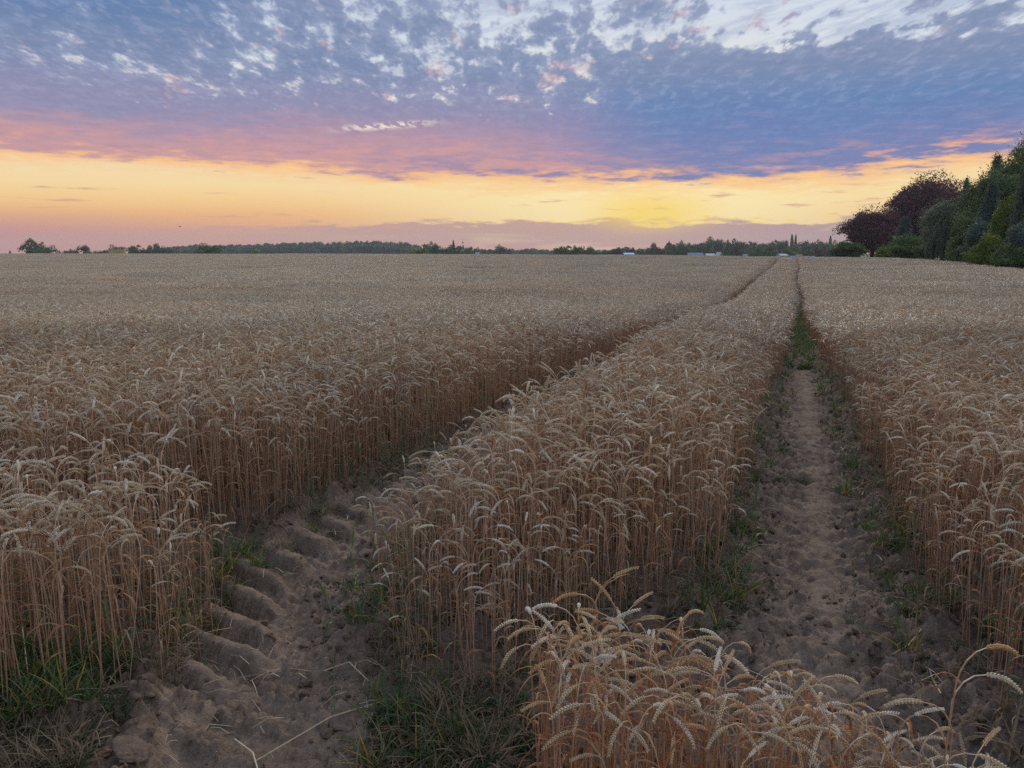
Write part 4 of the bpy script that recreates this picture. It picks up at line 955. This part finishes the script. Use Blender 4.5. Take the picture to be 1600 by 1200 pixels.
# ------------------------------------------------------------------ grass, weeds, litter and clods
GP = bpy.data.collections.new('grass_prototypes')
def blades(seed, n, L, rad, mat, w=.0022, droop=2.0):
    r_ = random.Random(seed); mb = MB()
    for i in range(n):
        a_ = r_.uniform(0, 6.28); q_ = rad * math.sqrt(r_.random())
        dry_leaf(mb, (q_ * math.cos(a_), q_ * math.sin(a_), -.01), r_, r_.uniform(.5, 1.1) * L, w * r_.uniform(.7, 1.3), r_.uniform(.05, .6), r_.random(), 7, r_.uniform(.4, droop))
    return mb.mesh('tuft', mat)
for i in range(8): GP.objects.link(bpy.data.objects.new('g%03d' % i, blades(700 + i, 46, .11, .06, [M_GRASS], .0018)))
for i in range(4): GP.objects.link(bpy.data.objects.new('g%03d' % (8 + i), blades(720 + i, 16, .30, .05, [M_GLEAF], .0038, 1.5)))
for i in range(4): GP.objects.link(bpy.data.objects.new('g%03d' % (12 + i), blades(740 + i, 26, .17, .05, [M_TUFT], .0028, 3.2)))
gx, gy, gi, gs = [], [], [], []
def put(n, fn, ids, s0, s1):
    x, y = fn(n); gx.append(x); gy.append(y); gi.append(rng.choice(ids, len(x))); gs.append(rng.uniform(s0, s1, len(x)))
def inpx(poly, thin=1.0):
    Pw = [G(*p) for p in poly]; a = np.array(Pw)
    def f(n):
        x = rng.uniform(a[:, 0].min(), a[:, 0].max(), n * 3); y = rng.uniform(a[:, 1].min(), a[:, 1].max(), n * 3); m_ = inpoly(x, y, Pw) & (fbm(x * 3.5, y * 3.5, 2, 77) > -.25 * thin)
        return x[m_][:n], y[m_][:n]
    return f
put(260, inpx(((-200, 1080), (0, 1050), (330, 1010), (400, 1060), (395, 1110), (300, 1150), (170, 1120), (130, 1210), (-200, 1400))), list(range(8)), .35, .85)
put(70, inpx(((-200, 1150), (0, 1100), (150, 1110), (130, 1210), (-200, 1400))), [12, 13, 14, 15], .5, 1.0)
put(80, inpx(((-200, 1060), (0, 1040), (330, 1000), (390, 1060), (300, 1090), (0, 1150))), [8, 9, 10, 11], .4, .9)
put(26, inpx(((590, 1060), (860, 1050), (840, 1210), (560, 1240))), [8, 9, 10, 11], .35, .8)
put(90, inpx(((590, 1090), (700, 1080), (860, 1050), (840, 1210), (760, 1260), (560, 1240))), list(range(8)), .4, .95)
put(60, inpx(((590, 1090), (700, 1080), (860, 1050), (840, 1210), (560, 1240))), [12, 13, 14, 15], .5, 1.2)
put(26, inpx(((1205, 735), (1265, 738), (1262, 760), (1225, 755))), list(range(8)), .35, .6)
def along(cf, hf, y0, y1, s_, wid, off=0.):
    def f(n):
        y = y0 * (y1 / y0) ** rng.random(n); return cf(y) + s_ * (hf(y) + off + rng.normal(0, wid, n)), y
    return f
for cf, hf in ((cL, hwL), (cR, hwR)):
    for s_ in (-1, 1):
        put(70, along(cf, hf, 2.6, 16, s_, .08), [8, 9, 10, 11], .3, .9)
        put(80, along(cf, hf, 2.4, 14, s_, .07), [12, 13, 14, 15], .4, .9)
        put(70, along(cf, hf, 2.4, 12, s_, .09), list(range(8)), .3, .8)
put(200, lambda n: (lambda y: (cR(y) + rng.normal(0, 1, n) * .16 + .03, y))(np.clip(16.5 + rng.normal(0, 3.2, n), 10.5, 30)), [8, 9, 10, 11], .5, 1.25)
put(420, lambda n: (lambda y: (cR(y) + rng.normal(0, .13, n), y))(rng.uniform(16, 80, n)), [8, 9, 10, 11], .5, 1.0)
put(110, lambda n: (lambda y: (cR(y) + rng.choice([-1, 1], n) * rng.uniform(.1, .3, n), y))(rng.uniform(8, 26, n)), [8, 9, 10, 11, 0, 1], .35, .9)
put(90, along(cL, hwL, 13.5, 18, 1, .2, -.25), [8, 9, 10, 11], .7, 1.3)
put(650, lambda n: (lambda x, y: (x[wheat_at(x, y)], y[wheat_at(x, y)]))(rng.uniform(-3, 3.2, n * 3), rng.uniform(1.0, 6.5, n * 3)), [12, 13, 14, 15, 12, 13, 14, 15, 3], .6, 1.3)
gx, gy, gi, gs = map(np.concatenate, (gx, gy, gi, gs)); gzz = T(gx, gy) + soil_h(gx, gy)
o = instancer('grass', np.stack([gx, gy, gzz], -1), gi, np.stack([np.zeros(len(gx)), np.zeros(len(gx)), rng.uniform(0, 6.28, len(gx))], -1), np.repeat(gs[:, None], 3, 1), GP)
tag(o, 'green and dry grass tufts and leafy weeds round the wheel tracks', kind='stuff')
# straw litter
LP = bpy.data.collections.new('litter_prototypes')
for i in range(6):
    r_ = random.Random(i); mb = MB()
    for j in range(5):
        a_ = r_.uniform(0, 3.14); L_ = r_.uniform(.012, .055); c0 = (r_.uniform(-.09, .09), r_.uniform(-.09, .09), .006 + .004 * r_.random()); dx_, dy_ = math.cos(a_) * L_, math.sin(a_) * L_
        tube(mb, [(c0[0] - dx_, c0[1] - dy_, c0[2]), (c0[0], c0[1], c0[2] + r_.uniform(.002, .015)), (c0[0] + dx_, c0[1] + dy_, c0[2])], .0010, 4, r_.random())
    LP.objects.link(bpy.data.objects.new('l%03d' % i, mb.mesh('litter', [M_STRAW])))
lx = np.concatenate([rng.uniform(-3, 3, 260), rng.uniform(-2.2, .6, 40)]); ly = np.concatenate([rng.uniform(1.3, 6, 260), rng.uniform(1.5, 2.8, 40)])
m_ = (np.abs(lx - cR(ly)) > .2) ; lx, ly = lx[m_], ly[m_]
o = instancer('straw_litter', np.stack([lx, ly, T(lx, ly) + soil_h(lx, ly)], -1), rng.integers(0, 6, len(lx)), np.stack([rng.normal(0, .1, len(lx)), rng.normal(0, .1, len(lx)), rng.uniform(0, 6.28, len(lx))], -1), np.ones((len(lx), 3)), LP)
tag(o, 'short bits of dry straw scattered over the soil', kind='stuff')
# clods
CP = bpy.data.collections.new('clod_prototypes')
def lump(seed, sub_=2, mat=None):
    import bmesh
    bm = bmesh.new(); bmesh.ops.create_icosphere(bm, subdivisions=sub_, radius=1); r_ = np.random.default_rng(seed)
    co = np.array([v.co[:] for v in bm.verts]); pl = r_.normal(size=(7, 3)); pl /= np.linalg.norm(pl, axis=1)[:, None]
    rad = np.ones(len(co))
    for p in pl:
        d = co @ p; rad = np.where(d > .55, np.minimum(rad, .62 / np.maximum(d, .01)), rad)
    rad += .16 * (vn(co[:, 0] * 2.5 + seed, co[:, 1] * 2.5 + co[:, 2] * 1.7, seed) - .5) + .10 * (vn(co[:, 0] * 6, co[:, 2] * 6 + co[:, 1] * 4, seed + 3) - .5)
    for v, c_, q_ in zip(bm.verts, co, rad): v.co = Vector(c_ * q_ * [1, r_.uniform(.98, 1.02), .68])
    me = bpy.data.meshes.new('clod'); bm.to_mesh(me); bm.free(); me.materials.append(mat or M_SOIL); return me
for i in range(7): CP.objects.link(bpy.data.objects.new('c%03d' % i, lump(40 + i)))
n = 11000; y = 1.5 * (14 / 1.5) ** rng.random(n)
side = rng.integers(0, 2, n); s_ = rng.choice([-1, 1], n)
x = np.where(side == 0, cL(y) + s_ * hwL(y) * rng.uniform(.15, 1.5, n), cR(y) + s_ * hwR(y) * rng.uniform(.35, 1.5, n))
x[:2600] = rng.uniform(-1.8, 1.4, 2600); y[:2600] = rng.uniform(1.6, 3.2, 2600)
m_ = ~((x - cL(y) < .0) & (np.abs(x - cL(y)) < hwL(y) * 1.0) & (rng.random(n) < .85)); x, y = x[m_], y[m_]
sz = .0025 + .021 * rng.random(len(x)) ** 4.5
o = instancer('soil_clods', np.stack([x, y, T(x, y) + soil_h(x, y) + sz * .1], -1), rng.integers(0, 7, len(x)), rng.uniform(0, 6.28, (len(x), 3)) * [.15, .15, 1], np.repeat(sz[:, None], 3, 1), CP)
tag(o, 'crumbled clods of dry clay along the wheel tracks', kind='stuff')
def rock(px, py, s_, label, mat=None, name='soil_clod', cat='clod', seed=1):
    g0 = G(px, py); o = ob(name, lump(seed, 4, mat), None, (g0[0], g0[1], gz(*g0) + .1 * s_[2]), (0, 0, seed), s_); tag(o, label, cat, 'larger clods' if name == 'soil_clod' else None)
rock(545, 1092, (.085, .06, .055), 'large angular pale clod between the left wheel track and the middle strip', seed=11)
rock(205, 1185, (.075, .055, .022), 'broad flat clod at the bottom left in the grass', seed=12)
M_STONE = flat('brown_stone', (.24, .14, .09), .7); rock(163, 1172, (.028, .02, .02), 'small smooth brown stone at the bottom left', M_STONE, 'stone', 'stone', 13)
rock(1312, 815, (.05, .035, .045), 'rounded clod on the right side of the right wheel track', seed=14)
rock(1215, 870, (.03, .03, .03), 'small dark clod on the left side of the right wheel track', seed=15)
# single fallen straws
for i, (p0, p1, lift_, lab) in enumerate((
    ((395, 1165), (610, 1062), .05, 'long pale straw lying across the bottom of the left wheel track'),
    ((505, 1030), (575, 1040), .05, 'pale green straw leaning across the middle of the left wheel track'),
    ((20, 990), (50, 1105), .10, 'bent pale straw hanging in the grass at the left edge'),
    ((365, 1128), (410, 1200), .02, 'short pale straw lying at the bottom of the left wheel track'),
    ((1445, 1000), (1470, 1085), .04, 'straw lying beside the right wheel track at the lower right'),
    ((640, 1150), (720, 1165), .03, 'dry straw lying in the grass below the middle strip'),
    ((1395, 1010), (1440, 985), .02, 'short straw at the right border of the right wheel track'))):
    a, b = G(*p0), G(*p1); m_ = (a + b) / 2; mb = MB()
    tube(mb, [(a[0], a[1], gz(*a) + .01), (m_[0] + .01, m_[1] + .01, gz(*m_) + lift_), (b[0], b[1], gz(*b) + .012)], .0022, 5, i * .17)
    tag(ob('straw', mb.mesh('straw', [M_STRAW])), lab, 'straw', 'fallen straws')

# ------------------------------------------------------------------ haze
M_HAZE = bpy.data.materials.new('haze'); M_HAZE.use_nodes = True; n_ = M_HAZE.node_tree.nodes; n_.clear()
pv = n_.new('ShaderNodeVolumePrincipled'); pv.inputs['Color'].default_value = (.80, .86, .96, 1); pv.inputs['Density'].default_value = .00022; pv.inputs['Anisotropy'].default_value = .2
oo = n_.new('ShaderNodeOutputMaterial'); M_HAZE.node_tree.links.new(pv.outputs[0], oo.inputs['Volume'])
hb = MB(); box(hb, -1720, 1720, -60, 1780, -8.5, 34); h_ = ob('haze', hb.mesh('haze', M_HAZE)); tag(h_, 'thin evening haze over the fields', kind='stuff')
